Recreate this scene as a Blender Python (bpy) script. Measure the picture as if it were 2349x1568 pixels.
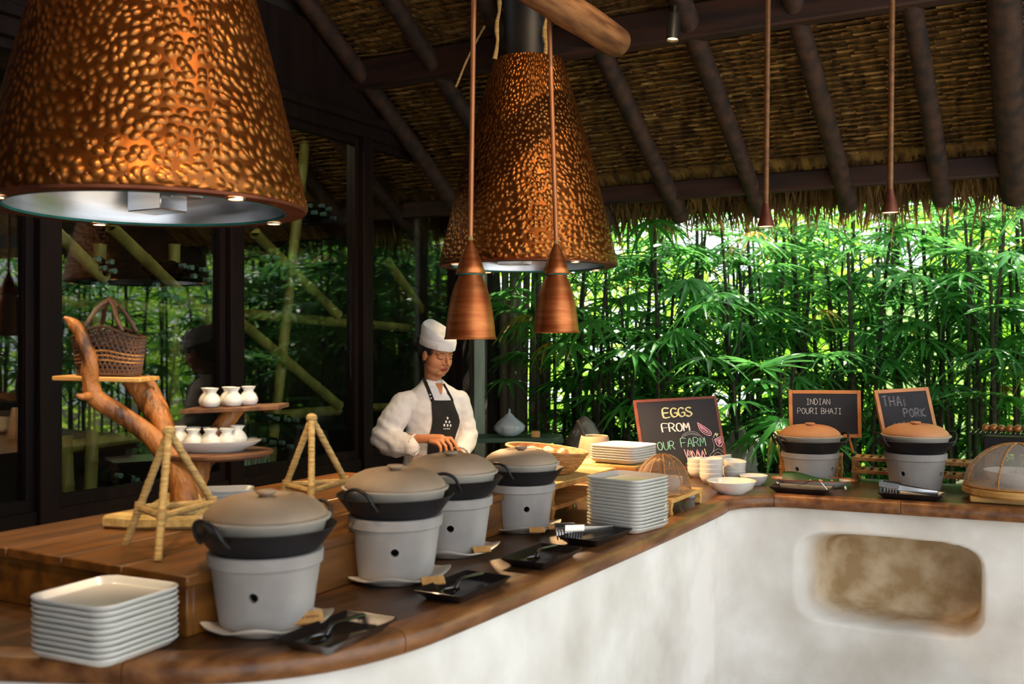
import bpy, bmesh, math, random
from mathutils import Vector, Matrix, Euler, noise

for o in list(bpy.data.objects):
    bpy.data.objects.remove(o)
sc = bpy.context.scene
COL = sc.collection
PI = math.pi
R = math.radians

# ------------------------------------------------------------------ camera
F = 2325.0                      # focal length in pixels of the 2349 x 1568 frame
YAW = math.atan2(1300.0, F)
SA, CA = math.sin(YAW), math.cos(YAW)
EYE = 1.52
cam_d = bpy.data.cameras.new('camera')
cam_d.sensor_width = 36.0
cam_d.lens = F / 2349.0 * 36.0
cam_d.clip_end = 200
cam_d.dof.use_dof = True
cam_d.dof.focus_distance = 4.2
cam_d.dof.aperture_fstop = 3.2
cam = bpy.data.objects.new('camera', cam_d)
COL.objects.link(cam)
cam.location = (0, 0, EYE)
cam.rotation_euler = (PI / 2, 0, YAW)
sc.camera = cam

# ------------------------------------------------------------------ sky, sun, exposure
w = bpy.data.worlds.new('sky')
sc.world = w
w.use_nodes = True
bg = w.node_tree.nodes['Background']
bg.inputs[0].default_value = (0.86, 0.94, 1.0, 1)
bg.inputs[1].default_value = 2.7
sun_d = bpy.data.lights.new('sun', 'SUN')
sun_d.energy = 17.0
sun_d.angle = R(1.0)
sun_d.color = (1.0, 0.93, 0.78)
sun = bpy.data.objects.new('sun', sun_d)
COL.objects.link(sun)
sun.rotation_euler = Vector((0.35, 0.62, 1.15)).to_track_quat('Z', 'Y').to_euler()
sc.view_settings.view_transform = 'Standard'
sc.view_settings.look = 'None'
sc.view_settings.exposure = 0.0
sc.view_settings.gamma = 1.0
sc.view_settings.use_curve_mapping = False
sc.cycles.max_bounces = 6
sc.cycles.diffuse_bounces = 3
sc.cycles.glossy_bounces = 3
sc.cycles.transmission_bounces = 4
sc.cycles.transparent_max_bounces = 10
sc.cycles.use_adaptive_sampling = True
sc.cycles.adaptive_threshold = 0.1
sc.cycles.caustics_reflective = False
sc.cycles.caustics_refractive = False
sc.cycles.sample_clamp_indirect = 6.0

# ------------------------------------------------------------------ placing helpers
def cw(x, d):
    """camera-right offset and depth -> world X, Y"""
    return x * CA - d * SA, x * SA + d * CA

def PD(px, py, d):
    """the point seen at a pixel, at depth d"""
    X, Y = cw((px - 1174.5) / F * d, d)
    return Vector((X, Y, EYE - (py - 784) / F * d))

def P(px, py, z=0.9):
    """the point seen at a pixel on the horizontal plane z"""
    d = F * (EYE - z) / (py - 784)
    v = PD(px, py, d); v.z = z
    return v

def PX(px, py, X):
    """the point seen at a pixel on the plane X = const"""
    r = (px - 1174.5) / F
    Y = X * (-SA * r - CA) / (SA - r * CA)
    d = -X * SA + Y * CA
    return Vector((X, Y, EYE - (py - 784) / F * d))

def PY(px, py, Y):
    r = (px - 1174.5) / F
    X = Y * (r * CA - SA) / (CA + r * SA)
    d = -X * SA + Y * CA
    return Vector((X, Y, EYE - (py - 784) / F * d))

# ------------------------------------------------------------------ mesh helper
class MB:
    def __init__(s):
        s.v, s.f = [], []

    def add(s, vs, fs, M=None):
        b = len(s.v)
        s.v += [tuple(M @ Vector(p)) if M is not None else tuple(p) for p in vs]
        s.f += [tuple(i + b for i in f) for f in fs]
        return s

    def box(s, c, size, rz=0.0, M=None):
        x, y, z = (k / 2 for k in size)
        vs = [(-x, -y, -z), (x, -y, -z), (x, y, -z), (-x, y, -z), (-x, -y, z), (x, -y, z), (x, y, z), (-x, y, z)]
        fs = [(3, 2, 1, 0), (4, 5, 6, 7), (0, 1, 5, 4), (1, 2, 6, 5), (2, 3, 7, 6), (3, 0, 4, 7)]
        T = Matrix.Translation(c) @ Matrix.Rotation(rz, 4, 'Z')
        if M is not None:
            T = M @ T
        return s.add(vs, fs, T)

    def rings(s, rings, closed=True, cap0=True, cap1=True, M=None):
        n = len(rings[0])
        vs = [p for r in rings for p in r]
        fs = []
        for i in range(len(rings) - 1):
            for j in range(n if closed else n - 1):
                k = (j + 1) % n
                fs.append((i * n + j, i * n + k, (i + 1) * n + k, (i + 1) * n + j))
        if cap0 and closed:
            fs.append(tuple(reversed(range(n))))
        if cap1 and closed:
            fs.append(tuple(range((len(rings) - 1) * n, len(rings) * n)))
        return s.add(vs, fs, M)

    def lathe(s, prof, n=32, c=(0, 0, 0), M=None, sx=1.0, sy=1.0, cap0=False, cap1=False):
        rg = []
        for r, z in prof:
            rg.append([(c[0] + sx * r * math.cos(2 * PI * j / n), c[1] + sy * r * math.sin(2 * PI * j / n), c[2] + z) for j in range(n)])
        return s.rings(rg, True, cap0, cap1, M)

    def tube(s, pts, rad, n=8, cap=True, flat=1.0, up=None, M=None):
        pts = [Vector(p) for p in pts]
        m = len(pts)
        if not hasattr(rad, '__len__'):
            rad = [rad] * m
        rg, prev = [], None
        for i, p in enumerate(pts):
            t = (pts[min(i + 1, m - 1)] - pts[max(i - 1, 0)])
            t = t.normalized() if t.length > 1e-9 else Vector((0, 0, 1))
            if prev is None:
                a = Vector(up) if up is not None else (Vector((0, 0, 1)) if abs(t.z) < 0.9 else Vector((1, 0, 0)))
            else:
                a = prev
            a = (a - t * a.dot(t))
            a = a.normalized() if a.length > 1e-6 else t.orthogonal().normalized()
            prev = a
            b = t.cross(a)
            rg.append([tuple(p + (a * math.cos(2 * PI * j / n) * flat + b * math.sin(2 * PI * j / n)) * rad[i]) for j in range(n)])
        return s.rings(rg, True, cap, cap, M)

    def prism(s, outline, z0, z1, M=None):
        n = len(outline)
        vs = [(x, y, z0) for x, y in outline] + [(x, y, z1) for x, y in outline]
        fs = [tuple(reversed(range(n))), tuple(range(n, 2 * n))]
        fs += [(j, (j + 1) % n, n + (j + 1) % n, n + j) for j in range(n)]
        return s.add(vs, fs, M)

    def ball(s, c, r, n=12, m=8, M=None):
        if not hasattr(r, '__len__'):
            r = (r, r, r)
        vs, fs = [(c[0], c[1], c[2] - r[2])], []
        for i in range(1, m):
            a = -PI / 2 + PI * i / m
            for j in range(n):
                b = 2 * PI * j / n
                vs.append((c[0] + r[0] * math.cos(a) * math.cos(b), c[1] + r[1] * math.cos(a) * math.sin(b), c[2] + r[2] * math.sin(a)))
        vs.append((c[0], c[1], c[2] + r[2]))
        for j in range(n):
            k = (j + 1) % n
            fs.append((0, 1 + k, 1 + j))
            fs.append((len(vs) - 1, 1 + (m - 2) * n + j, 1 + (m - 2) * n + k))
            for i in range(m - 2):
                fs.append((1 + i * n + j, 1 + i * n + k, 1 + (i + 1) * n + k, 1 + (i + 1) * n + j))
        return s.add(vs, fs, M)

    def mesh(s, name, mat, smooth=40, bevel=0.0, bseg=1, tri=False, weld=False):
        me = bpy.data.meshes.new(name)
        me.from_pydata(s.v, [], s.f)
        if bevel or tri or weld:
            bm = bmesh.new(); bm.from_mesh(me)
            if weld:
                bmesh.ops.remove_doubles(bm, verts=bm.verts, dist=1e-5)
            if bevel:
                bm.normal_update()
                es = [e for e in bm.edges if len(e.link_faces) == 2 and e.calc_face_angle(0) > R(35)]
                bmesh.ops.bevel(bm, geom=es, offset=bevel, segments=bseg, affect='EDGES', profile=0.5, clamp_overlap=True)
            if tri:
                bmesh.ops.triangulate(bm, faces=bm.faces)
            bm.to_mesh(me); bm.free()
        if smooth:
            for p in me.polygons:
                p.use_smooth = True
            if smooth < 180:
                me.set_sharp_from_angle(angle=R(smooth))
        if mat:
            me.materials.append(mat)
        me.update()
        return me

    def build(s, name, mat, parent=None, loc=None, rz=0.0, **k):
        return put(name, s.mesh(name, mat, **k), parent, loc, rz)

def put(name, me, parent=None, loc=None, rz=0.0):
    o = bpy.data.objects.new(name, me)
    COL.objects.link(o)
    if parent is not None:
        o.parent = parent
    if loc is not None:
        o.location = loc
    if rz:
        o.rotation_euler = (0, 0, rz)
    return o

def tag(o, label=None, cat=None, group=None, kind=None):
    if label: o['label'] = label
    if cat: o['category'] = cat
    if group: o['group'] = group
    if kind: o['kind'] = kind
    return o

def thing(name, label, cat, loc=(0, 0, 0), rz=0.0, group=None):
    o = bpy.data.objects.new(name, None)
    o.empty_display_size = 0.05
    COL.objects.link(o)
    o.location = loc
    o.rotation_euler = (0, 0, rz)
    return tag(o, label, cat, group)

def copy_tree(o, parent=None):
    c = o.copy()
    COL.objects.link(c)
    if parent is not None:
        c.parent = parent
    for ch in list(o.children):
        copy_tree(ch, c)
    return c

def dup(o, loc, rz=0.0, label=None, group=None):
    c = copy_tree(o)
    c.location = loc
    c.rotation_euler = (0, 0, rz)
    if label: c['label'] = label
    if group: c['group'] = group
    return c

def smoothstep(a, b, x):
    t = max(0.0, min(1.0, (x - a) / (b - a)))
    return t * t * (3 - 2 * t)

def catmull(pts, n=6):
    pts = [Vector(p) for p in pts]
    out = []
    for i in range(len(pts) - 1):
        p0, p1, p2, p3 = pts[max(i - 1, 0)], pts[i], pts[i + 1], pts[min(i + 2, len(pts) - 1)]
        for k in range(n):
            t = k / n
            out.append(0.5 * ((2 * p1) + (p2 - p0) * t + (2 * p0 - 5 * p1 + 4 * p2 - p3) * t * t + (3 * p1 - p0 - 3 * p2 + p3) * t ** 3))
    out.append(pts[-1])
    return out

def interp(vals, n):
    """values on control points -> values on the catmull samples"""
    out = []
    for i in range(len(vals) - 1):
        for k in range(n):
            out.append(vals[i] + (vals[i + 1] - vals[i]) * k / n)
    out.append(vals[-1])
    return out

# ------------------------------------------------------------------ materials
def lin(h):
    h = h.lstrip('#')
    c = [int(h[i:i + 2], 16) / 255 for i in (0, 2, 4)]
    return tuple(x / 12.92 if x <= 0.04045 else ((x + 0.055) / 1.055) ** 2.4 for x in c) + (1.0,)

def base_mat(name):
    m = bpy.data.materials.new(name)
    m.use_nodes = True
    nt = m.node_tree
    return m, nt, nt.nodes['Principled BSDF']

def pm(name, c1, c2=None, scale=8.0, stretch=(1, 1, 1), rough=0.5, rough2=None, metal=0.0, bump=0.0, bscale=None,
       detail=4.0, coat=0.0, spec=None, lo=0.35, hi=0.65, kind='noise', bdist=0.01, trans=0.0, sheen=0.0):
    """procedural surface: two tones mixed by stretched noise, optional relief"""
    m, nt, b = base_mat(name)
    N, L = nt.nodes, nt.links
    tc = N.new('ShaderNodeTexCoord')
    mp = N.new('ShaderNodeMapping'); mp.inputs['Scale'].default_value = stretch
    L.new(tc.outputs['Object'], mp.inputs['Vector'])
    nz = N.new('ShaderNodeTexNoise'); nz.inputs['Scale'].default_value = scale; nz.inputs['Detail'].default_value = detail
    L.new(mp.outputs[0], nz.inputs['Vector'])
    rp = N.new('ShaderNodeValToRGB')
    rp.color_ramp.elements[0].position = lo; rp.color_ramp.elements[1].position = hi
    rp.color_ramp.elements[0].color = lin(c1); rp.color_ramp.elements[1].color = lin(c2 or c1)
    L.new(nz.outputs['Fac'], rp.inputs['Fac'])
    L.new(rp.outputs['Color'], b.inputs['Base Color'])
    b.inputs['Roughness'].default_value = rough
    if rough2 is not None:
        mr = N.new('ShaderNodeMapRange')
        mr.inputs['To Min'].default_value = rough; mr.inputs['To Max'].default_value = rough2
        L.new(nz.outputs['Fac'], mr.inputs['Value']); L.new(mr.outputs[0], b.inputs['Roughness'])
    b.inputs['Metallic'].default_value = metal
    b.inputs['Coat Weight'].default_value = coat
    b.inputs['Sheen Weight'].default_value = sheen
    if spec is not None:
        b.inputs['Specular IOR Level'].default_value = spec
    if bump:
        if kind == 'voronoi':
            bz = N.new('ShaderNodeTexVoronoi'); bz.feature = 'SMOOTH_F1'; bz.inputs['Smoothness'].default_value = 0.35
            out = bz.outputs['Distance']
        else:
            bz = N.new('ShaderNodeTexNoise'); bz.inputs['Detail'].default_value = 5; out = bz.outputs['Fac']
        bz.inputs['Scale'].default_value = bscale or scale
        L.new(mp.outputs[0], bz.inputs['Vector'])
        bp = N.new('ShaderNodeBump'); bp.inputs['Strength'].default_value = bump; bp.inputs['Distance'].default_value = bdist
        L.new(out, bp.inputs['Height']); L.new(bp.outputs[0], b.inputs['Normal'])
    if trans:
        out = nt.nodes['Material Output']
        tr = N.new('ShaderNodeBsdfTranslucent'); L.new(rp.outputs['Color'], tr.inputs['Color'])
        mx = N.new('ShaderNodeMixShader'); mx.inputs[0].default_value = trans
        L.new(b.outputs[0], mx.inputs[1]); L.new(tr.outputs[0], mx.inputs[2]); L.new(mx.outputs[0], out.inputs['Surface'])
    return m

def emit(name, col, s):
    m, nt, b = base_mat(name)
    b.inputs['Base Color'].default_value = lin(col)
    b.inputs['Emission Color'].default_value = lin(col)
    b.inputs['Emission Strength'].default_value = s
    return m

def hammered(name, c1, c2, vs, strength, dist):
    """beaten copper: round bosses standing proud of a darker sheet"""
    m, nt, b = base_mat(name)
    N, L = nt.nodes, nt.links
    tc = N.new('ShaderNodeTexCoord')
    nz = N.new('ShaderNodeTexNoise'); nz.inputs['Scale'].default_value = 6; nz.inputs['Detail'].default_value = 3
    L.new(tc.outputs['Object'], nz.inputs['Vector'])
    sx = N.new('ShaderNodeSeparateXYZ'); L.new(tc.outputs['Object'], sx.inputs[0])
    at = N.new('ShaderNodeMath'); at.operation = 'ARCTAN2'; L.new(sx.outputs[1], at.inputs[0]); L.new(sx.outputs[0], at.inputs[1])
    mu = N.new('ShaderNodeMath'); mu.operation = 'MULTIPLY'; mu.inputs[1].default_value = 0.38; L.new(at.outputs[0], mu.inputs[0])
    cb = N.new('ShaderNodeCombineXYZ'); L.new(mu.outputs[0], cb.inputs[0]); L.new(sx.outputs[2], cb.inputs[1])
    mixv = N.new('ShaderNodeMixRGB'); mixv.inputs[0].default_value = 0.05      # walk the sheet, let the rows wander
    L.new(cb.outputs[0], mixv.inputs[1]); L.new(nz.outputs['Color'], mixv.inputs[2])
    vo = N.new('ShaderNodeTexVoronoi'); vo.feature = 'F1'; vo.voronoi_dimensions = '2D'; vo.inputs['Scale'].default_value = vs
    vo.inputs['Randomness'].default_value = 0.85
    L.new(mixv.outputs[0], vo.inputs['Vector'])
    mr = N.new('ShaderNodeMapRange'); mr.interpolation_type = 'SMOOTHSTEP'
    mr.inputs['From Min'].default_value = 0.02; mr.inputs['From Max'].default_value = 0.60
    mr.inputs['To Min'].default_value = 1.0; mr.inputs['To Max'].default_value = 0.0
    L.new(vo.outputs['Distance'], mr.inputs['Value'])
    bp = N.new('ShaderNodeBump'); bp.inputs['Strength'].default_value = strength; bp.inputs['Distance'].default_value = dist
    L.new(mr.outputs[0], bp.inputs['Height']); L.new(bp.outputs[0], b.inputs['Normal'])
    rp = N.new('ShaderNodeValToRGB')
    rp.color_ramp.elements[0].position = 0.3; rp.color_ramp.elements[1].position = 0.75
    rp.color_ramp.elements[0].color = lin(c1); rp.color_ramp.elements[1].color = lin(c2)
    L.new(nz.outputs['Fac'], rp.inputs['Fac'])
    tone = N.new('ShaderNodeMixRGB'); tone.blend_type = 'MULTIPLY'      # colour darkens in the hollows between the bosses
    pr = N.new('ShaderNodeValToRGB'); pr.color_ramp.elements[0].color = (.42, .34, .28, 1); pr.color_ramp.elements[1].color = (1, 1, 1, 1)
    L.new(mr.outputs[0], pr.inputs['Fac']); tone.inputs[0].default_value = 1.0
    L.new(rp.outputs['Color'], tone.inputs[1]); L.new(pr.outputs['Color'], tone.inputs[2]); L.new(tone.outputs[0], b.inputs['Base Color'])
    b.inputs['Metallic'].default_value = 0.9
    b.inputs['Roughness'].default_value = 0.36
    return m

def leaf_mat(name, c1, c2, trans=0.45, rough=0.35):
    m, nt, b = base_mat(name)
    N, L = nt.nodes, nt.links
    oi = N.new('ShaderNodeObjectInfo')
    tc = N.new('ShaderNodeTexCoord')
    nz = N.new('ShaderNodeTexNoise'); nz.inputs['Scale'].default_value = 3.0
    L.new(tc.outputs['Object'], nz.inputs['Vector'])
    ad = N.new('ShaderNodeMath'); ad.operation = 'ADD'
    L.new(oi.outputs['Random'], ad.inputs[0]); L.new(nz.outputs['Fac'], ad.inputs[1])
    rp = N.new('ShaderNodeValToRGB')
    rp.color_ramp.elements[0].position = 0.45; rp.color_ramp.elements[1].position = 1.3 if False else 1.0
    rp.color_ramp.elements[0].color = lin(c1); rp.color_ramp.elements[1].color = lin(c2)
    L.new(ad.outputs[0], rp.inputs['Fac'])
    L.new(rp.outputs['Color'], b.inputs['Base Color'])
    b.inputs['Roughness'].default_value = rough
    tr = N.new('ShaderNodeBsdfTranslucent')
    hs = N.new('ShaderNodeHueSaturation'); hs.inputs['Value'].default_value = 1.5; hs.inputs['Saturation'].default_value = 0.92; hs.inputs['Hue'].default_value = 0.485
    L.new(rp.outputs['Color'], hs.inputs['Color']); L.new(hs.outputs['Color'], tr.inputs['Color'])
    mx = N.new('ShaderNodeMixShader'); mx.inputs[0].default_value = trans
    L.new(b.outputs[0], mx.inputs[1]); L.new(tr.outputs[0], mx.inputs[2])
    L.new(mx.outputs[0], nt.nodes['Material Output'].inputs['Surface'])
    return m

def pane_mat(name, ior, tint):
    m, nt, b = base_mat(name)
    N, L = nt.nodes, nt.links
    N.remove(b)
    lw = N.new('ShaderNodeLayerWeight'); lw.inputs['Blend'].default_value = 0.5
    pw = N.new('ShaderNodeMath'); pw.operation = 'POWER'; pw.inputs[1].default_value = 4.0
    L.new(lw.outputs['Facing'], pw.inputs[0])
    fr = N.new('ShaderNodeMapRange'); fr.inputs['To Min'].default_value = ior; fr.inputs['To Max'].default_value = 1.0
    L.new(pw.outputs[0], fr.inputs['Value'])
    t = N.new('ShaderNodeBsdfTransparent'); t.inputs['Color'].default_value = tint
    g = N.new('ShaderNodeBsdfGlossy'); g.inputs['Roughness'].default_value = 0.0
    mx = N.new('ShaderNodeMixShader')
    L.new(fr.outputs[0], mx.inputs[0]); L.new(t.outputs[0], mx.inputs[1]); L.new(g.outputs[0], mx.inputs[2])
    L.new(mx.outputs[0], N['Material Output'].inputs['Surface'])
    return m

def gauze(name, col, opac):
    m, nt, b = base_mat(name)
    N, L = nt.nodes, nt.links
    b.inputs['Base Color'].default_value = lin(col); b.inputs['Roughness'].default_value = 0.6
    t = N.new('ShaderNodeBsdfTransparent')
    mx = N.new('ShaderNodeMixShader'); mx.inputs[0].default_value = opac
    L.new(t.outputs[0], mx.inputs[1]); L.new(b.outputs[0], mx.inputs[2])
    L.new(mx.outputs[0], N['Material Output'].inputs['Surface'])
    return m

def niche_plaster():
    """lime wash over clay; the niche gets tan clay and its own shade in one colour"""
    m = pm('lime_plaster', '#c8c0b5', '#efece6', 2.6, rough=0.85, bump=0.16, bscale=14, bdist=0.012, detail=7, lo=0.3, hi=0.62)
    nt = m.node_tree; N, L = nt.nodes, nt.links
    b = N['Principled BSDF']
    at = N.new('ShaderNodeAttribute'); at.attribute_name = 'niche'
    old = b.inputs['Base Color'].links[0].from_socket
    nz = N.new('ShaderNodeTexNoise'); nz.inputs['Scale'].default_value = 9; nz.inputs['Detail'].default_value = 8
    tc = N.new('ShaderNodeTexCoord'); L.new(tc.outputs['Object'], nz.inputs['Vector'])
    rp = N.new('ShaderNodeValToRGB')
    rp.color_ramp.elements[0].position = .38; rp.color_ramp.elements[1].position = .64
    rp.color_ramp.elements[0].color = lin('#ad9068'); rp.color_ramp.elements[1].color = lin('#d6c0a0')  # tan of the clay with the shade of the recess mixed in
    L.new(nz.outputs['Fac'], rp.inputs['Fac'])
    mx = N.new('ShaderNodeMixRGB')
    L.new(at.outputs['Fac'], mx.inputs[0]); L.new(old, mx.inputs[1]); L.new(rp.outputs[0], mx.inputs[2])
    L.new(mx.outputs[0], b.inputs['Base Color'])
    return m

M = dict(
    floor=pm('floor_stone', '#94877a', '#b0a392', 5, rough=0.7, bump=0.2),
    soil=pm('garden_soil', '#2a2418', '#3d3524', 9, rough=0.95, bump=0.5),
    counter=pm('counter_wood', '#33200c', '#553414', 3.0, (7, 0.9, 7), rough=0.30, rough2=0.5, bump=0.06, bdist=0.003, coat=0.2),
    edge=pm('edge_wood', '#5a3418', '#946238', 4.0, (5, 1.2, 6), rough=0.4, bump=0.15, bdist=0.004),
    bench=pm('bench_wood', '#4c2c0c', '#744818', 3.0, (8, 0.9, 8), rough=0.42, bump=0.08, bdist=0.003),
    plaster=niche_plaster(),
    clay_shade=pm('shaded_clay_plaster', '#8a6a42', '#c4a67c', 5, (1.2, 1.2, 2), rough=0.9, bump=0.3, bscale=20, bdist=0.01, detail=8),  # tan clay, its brown partly the shade inside the niche
    frame=pm('dark_frame_wood', '#140a07', '#22120d', 3, (6, 6, 0.6), rough=0.65, spec=0.2),
    roomwall=pm('cellar_wall', '#171310', '#2a2119', 4, rough=0.9),
    glass=pane_mat('window_glass', 0.06, (0.88, 0.91, 0.88, 1)),
    bamboo=pm('old_bamboo', '#7a7032', '#a09a50', 3, (4, 4, 1), rough=0.5),
    log=pm('roof_log', '#1c100a', '#422818', 3, (5, 5, 5), rough=0.75, bump=0.35, bscale=22, bdist=0.006),
    logend=pm('bare_log', '#5a3418', '#96683e', 5, (6, 0.8, 6), rough=0.7, bump=0.3, bdist=0.005),
    beam=pm('roof_beam', '#1c0d07', '#3e1f10', 3, (0.6, 6, 6), rough=0.7, bump=0.2, bdist=0.004),
    thatch=pm('thatch_leaf', '#5a3e1c', '#ac8240', 6, (4, 1, 1), rough=0.85, bump=0.4, bscale=60, bdist=0.004),
    thatch2=pm('thatch_pale', '#9a753c', '#d0ac6c', 6, (4, 1, 1), rough=0.85, bump=0.4, bscale=60, bdist=0.004),
    straw=pm('dry_fringe', '#5a4020', '#8e6e3c', 5, rough=0.9, trans=0.3),
    hood=hammered('beaten_copper', '#a8642a', '#c98544', 40, 0.6, 0.008),
    copper=pm('spun_copper', '#a4552a', '#c87a45', 5, (1, 1, 9), rough=0.38, metal=0.85, bump=0.05, bscale=40, bdist=0.002),
    copper_dk=pm('dull_copper', '#5e3226', '#87503a', 7, rough=0.5, metal=0.7),
    verdigris=pm('verdigris', '#1f6a66', '#2f8f86', 12, rough=0.7),
    steel=pm('hood_steel', '#b9b9bc', '#d6d6d8', 3, (1, 1, 8), rough=0.28, metal=1.0),
    cutlery=pm('cutlery_steel', '#c8c8ca', '#dedee0', 3, rough=0.16, metal=1.0),
    soot=pm('black_flue', '#0c0b0b', '#191513', 4, rough=0.5),
    cord=pm('copper_cord', '#b06a3c', '#c58152', 5, rough=0.45, metal=0.5),
    rope=pm('jute_rope', '#9a7c4a', '#c9a86c', 30, (1, 1, 8), rough=0.95, bump=0.8, bscale=90, bdist=0.003),
    stem=pm('brown_stem', '#5e3c1c', '#8a5c30', 6, (1, 1, 4), rough=0.5, metal=0.3),
    warm=emit('warm_bulb', '#ffc070', 14),
    warmdim=emit('warm_lens', '#ffce88', 5),
    cane=pm('palm_cane', '#16150d', '#3b3a1e', 4, (3, 3, 8), rough=0.8),
    leaf=leaf_mat('palm_leaf', '#174a20', '#438a38', 0.45, 0.26),
    leaf_dry=leaf_mat('dry_palm_leaf', '#6a6a18', '#a89a2c', 0.5, 0.5),
    hedge=leaf_mat('hedge_leaf', '#6aa826', '#b4dc50', 0.55, 0.5),
    post=pm('weathered_post', '#4d443a', '#7a6e5e', 4, (5, 5, 0.7), rough=0.85, bump=0.2),
    pale=pm('pale_post', '#8d9a84', '#a9b39b', 4, (5, 5, 0.8), rough=0.8),
    rock=pm('rock', '#4a4842', '#8a877e', 6, rough=0.95, bump=0.8, bscale=8, bdist=0.05),
    white_wall=pm('far_white_wall', '#dfe2e4', '#f4f4f2', 2, rough=0.9),
)
# ================================================================== the setting
random.seed(11)
CT = 0.90                                   # worktop height
fl = MB().box((-1, 1.8, -0.05), (12, 9.4, 0.1)).build('floor', M['floor'])
tag(fl, kind='structure')
gs = MB().box((-0.5, 14.5, -0.03), (26, 16, 0.1)).build('garden_ground', M['soil'])
tag(gs, kind='structure')

# worktop outline, front edge first (near end, long run, inner corner, back run)
front = [(-2.60, 0.98), (-2.20, 1.10), (-1.87, 1.235), (-1.62, 1.345), (-1.44, 1.46), (-1.32, 1.60), (-1.255, 1.78), (-1.232, 2.0),
         (-1.215, 2.5), (-1.20, 3.0), (-1.192, 3.4), (-1.19, 3.80)]
cx, cy, rr = -0.975, 3.87, 0.225
for k in range(0, 5):
    a = PI - (PI / 2 - 0.09) * k / 4
    front.append((cx + rr * math.cos(a), cy + rr * math.sin(a) + 0.02))
front += [(-0.82, 4.130), (-0.60, 4.150), (-0.2, 4.186), (0.4, 4.24), (1.3, 4.32)]
path = [p.to_2d() for p in catmull([(x, y, 0) for x, y in front], 4)]

def offset_path(pth, dist):
    out = []
    for i, p in enumerate(pth):
        t = (pth[min(i + 1, len(pth) - 1)] - pth[max(i - 1, 0)]).normalized()
        out.append(p + Vector((-t.y, t.x)) * dist)
    return out

EDGE_T = 0.05
inner = offset_path(path, 0.075)
top_poly = [tuple(p) for p in inner] + [(1.3, 4.86), (-0.9, 4.80), (-2.05, 4.72), (-2.60, 4.45)]
worktop = thing('worktop', 'dark polished wooden worktop running along the L-shaped buffet counter', 'worktop', (0, 0, CT))
MB().prism(top_poly, -EDGE_T, 0.0).build('top_board', M['counter'], worktop, tri=True)
# nosing boards: rounded strips laid end to end along the edge
n_seg = 7
cuts = [round(k * (len(path) - 1) / n_seg) for k in range(n_seg + 1)]
outp = path
for k in range(n_seg):
    i0, i1 = cuts[k], cuts[k + 1]
    rg = []
    for i in range(i0, i1 + 1):
        t = (path[min(i + 1, len(path) - 1)] - path[max(i - 1, 0)]).normalized()
        nrm = Vector((-t.y, t.x))
        p = path[i]
        if i == i0 and k: p = p + t * 0.0012
        if i == i1 and k < n_seg - 1: p = p - t * 0.0012
        sec = [(0.075, 0.0), (0.02, 0.0), (0.008, -0.004), (0.001, -0.014), (0.0, -0.03), (0.003, -0.044), (0.012, -0.05), (0.075, -0.05)]
        rg.append([(p.x + nrm.x * u, p.y + nrm.y * u, v) for u, v in sec])
    MB().rings(rg).build('edge_board', M['edge'], worktop, smooth=50)

# lime-plastered counter front with the niche pressed into the back run
pl = []
base = offset_path(path, 0.035)
fine = []
for i in range(len(base) - 1):
    seg = (base[i + 1] - base[i]).length
    m = max(1, int(seg / (0.009 if base[i].y > 4.0 else 0.016)))
    for k in range(m):
        fine.append(base[i].lerp(base[i + 1], k / m))
fine.append(base[-1])
NZ = 96
vs, fs, nw = [], [], []
for i, p in enumerate(fine):
    t = (fine[min(i + 1, len(fine) - 1)] - fine[max(i - 1, 0)]).normalized()
    nrm = Vector((-t.y, t.x))
    for j in range(NZ + 1):
        z = (CT - EDGE_T) * j / NZ
        u = 0.010 * noise.noise(Vector((p.x * 2.3, p.y * 2.3, z * 2.3))) + 0.004 * noise.noise(Vector((p.x * 9, p.y * 9, z * 9)))
        q = p + nrm * (0.012 + u)
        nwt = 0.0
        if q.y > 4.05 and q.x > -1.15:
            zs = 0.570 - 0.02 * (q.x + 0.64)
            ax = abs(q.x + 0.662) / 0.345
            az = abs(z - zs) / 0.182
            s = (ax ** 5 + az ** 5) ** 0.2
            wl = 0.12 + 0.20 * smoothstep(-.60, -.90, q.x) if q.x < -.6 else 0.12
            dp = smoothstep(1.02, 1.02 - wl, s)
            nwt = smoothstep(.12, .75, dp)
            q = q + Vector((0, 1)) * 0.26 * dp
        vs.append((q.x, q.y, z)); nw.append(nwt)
for i in range(len(fine) - 1):
    for j in range(NZ):
        a = i * (NZ + 1) + j
        fs.append((a, a + NZ + 1, a + NZ + 2, a + 1))
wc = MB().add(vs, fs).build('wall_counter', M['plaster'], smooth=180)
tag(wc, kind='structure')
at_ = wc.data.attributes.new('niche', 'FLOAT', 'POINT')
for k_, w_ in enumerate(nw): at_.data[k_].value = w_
# back side of the counter so that nothing shows through
bk = MB().prism([(1.3, 4.84), (-0.9, 4.78), (-2.05, 4.70), (-2.58, 4.43), (-2.58, 4.38), (-2.03, 4.65), (-0.9, 4.73), (1.3, 4.79)], 0, CT - EDGE_T - 0.001).build('wall_counter_rear', M['plaster'])
tag(bk, kind='structure')

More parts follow.
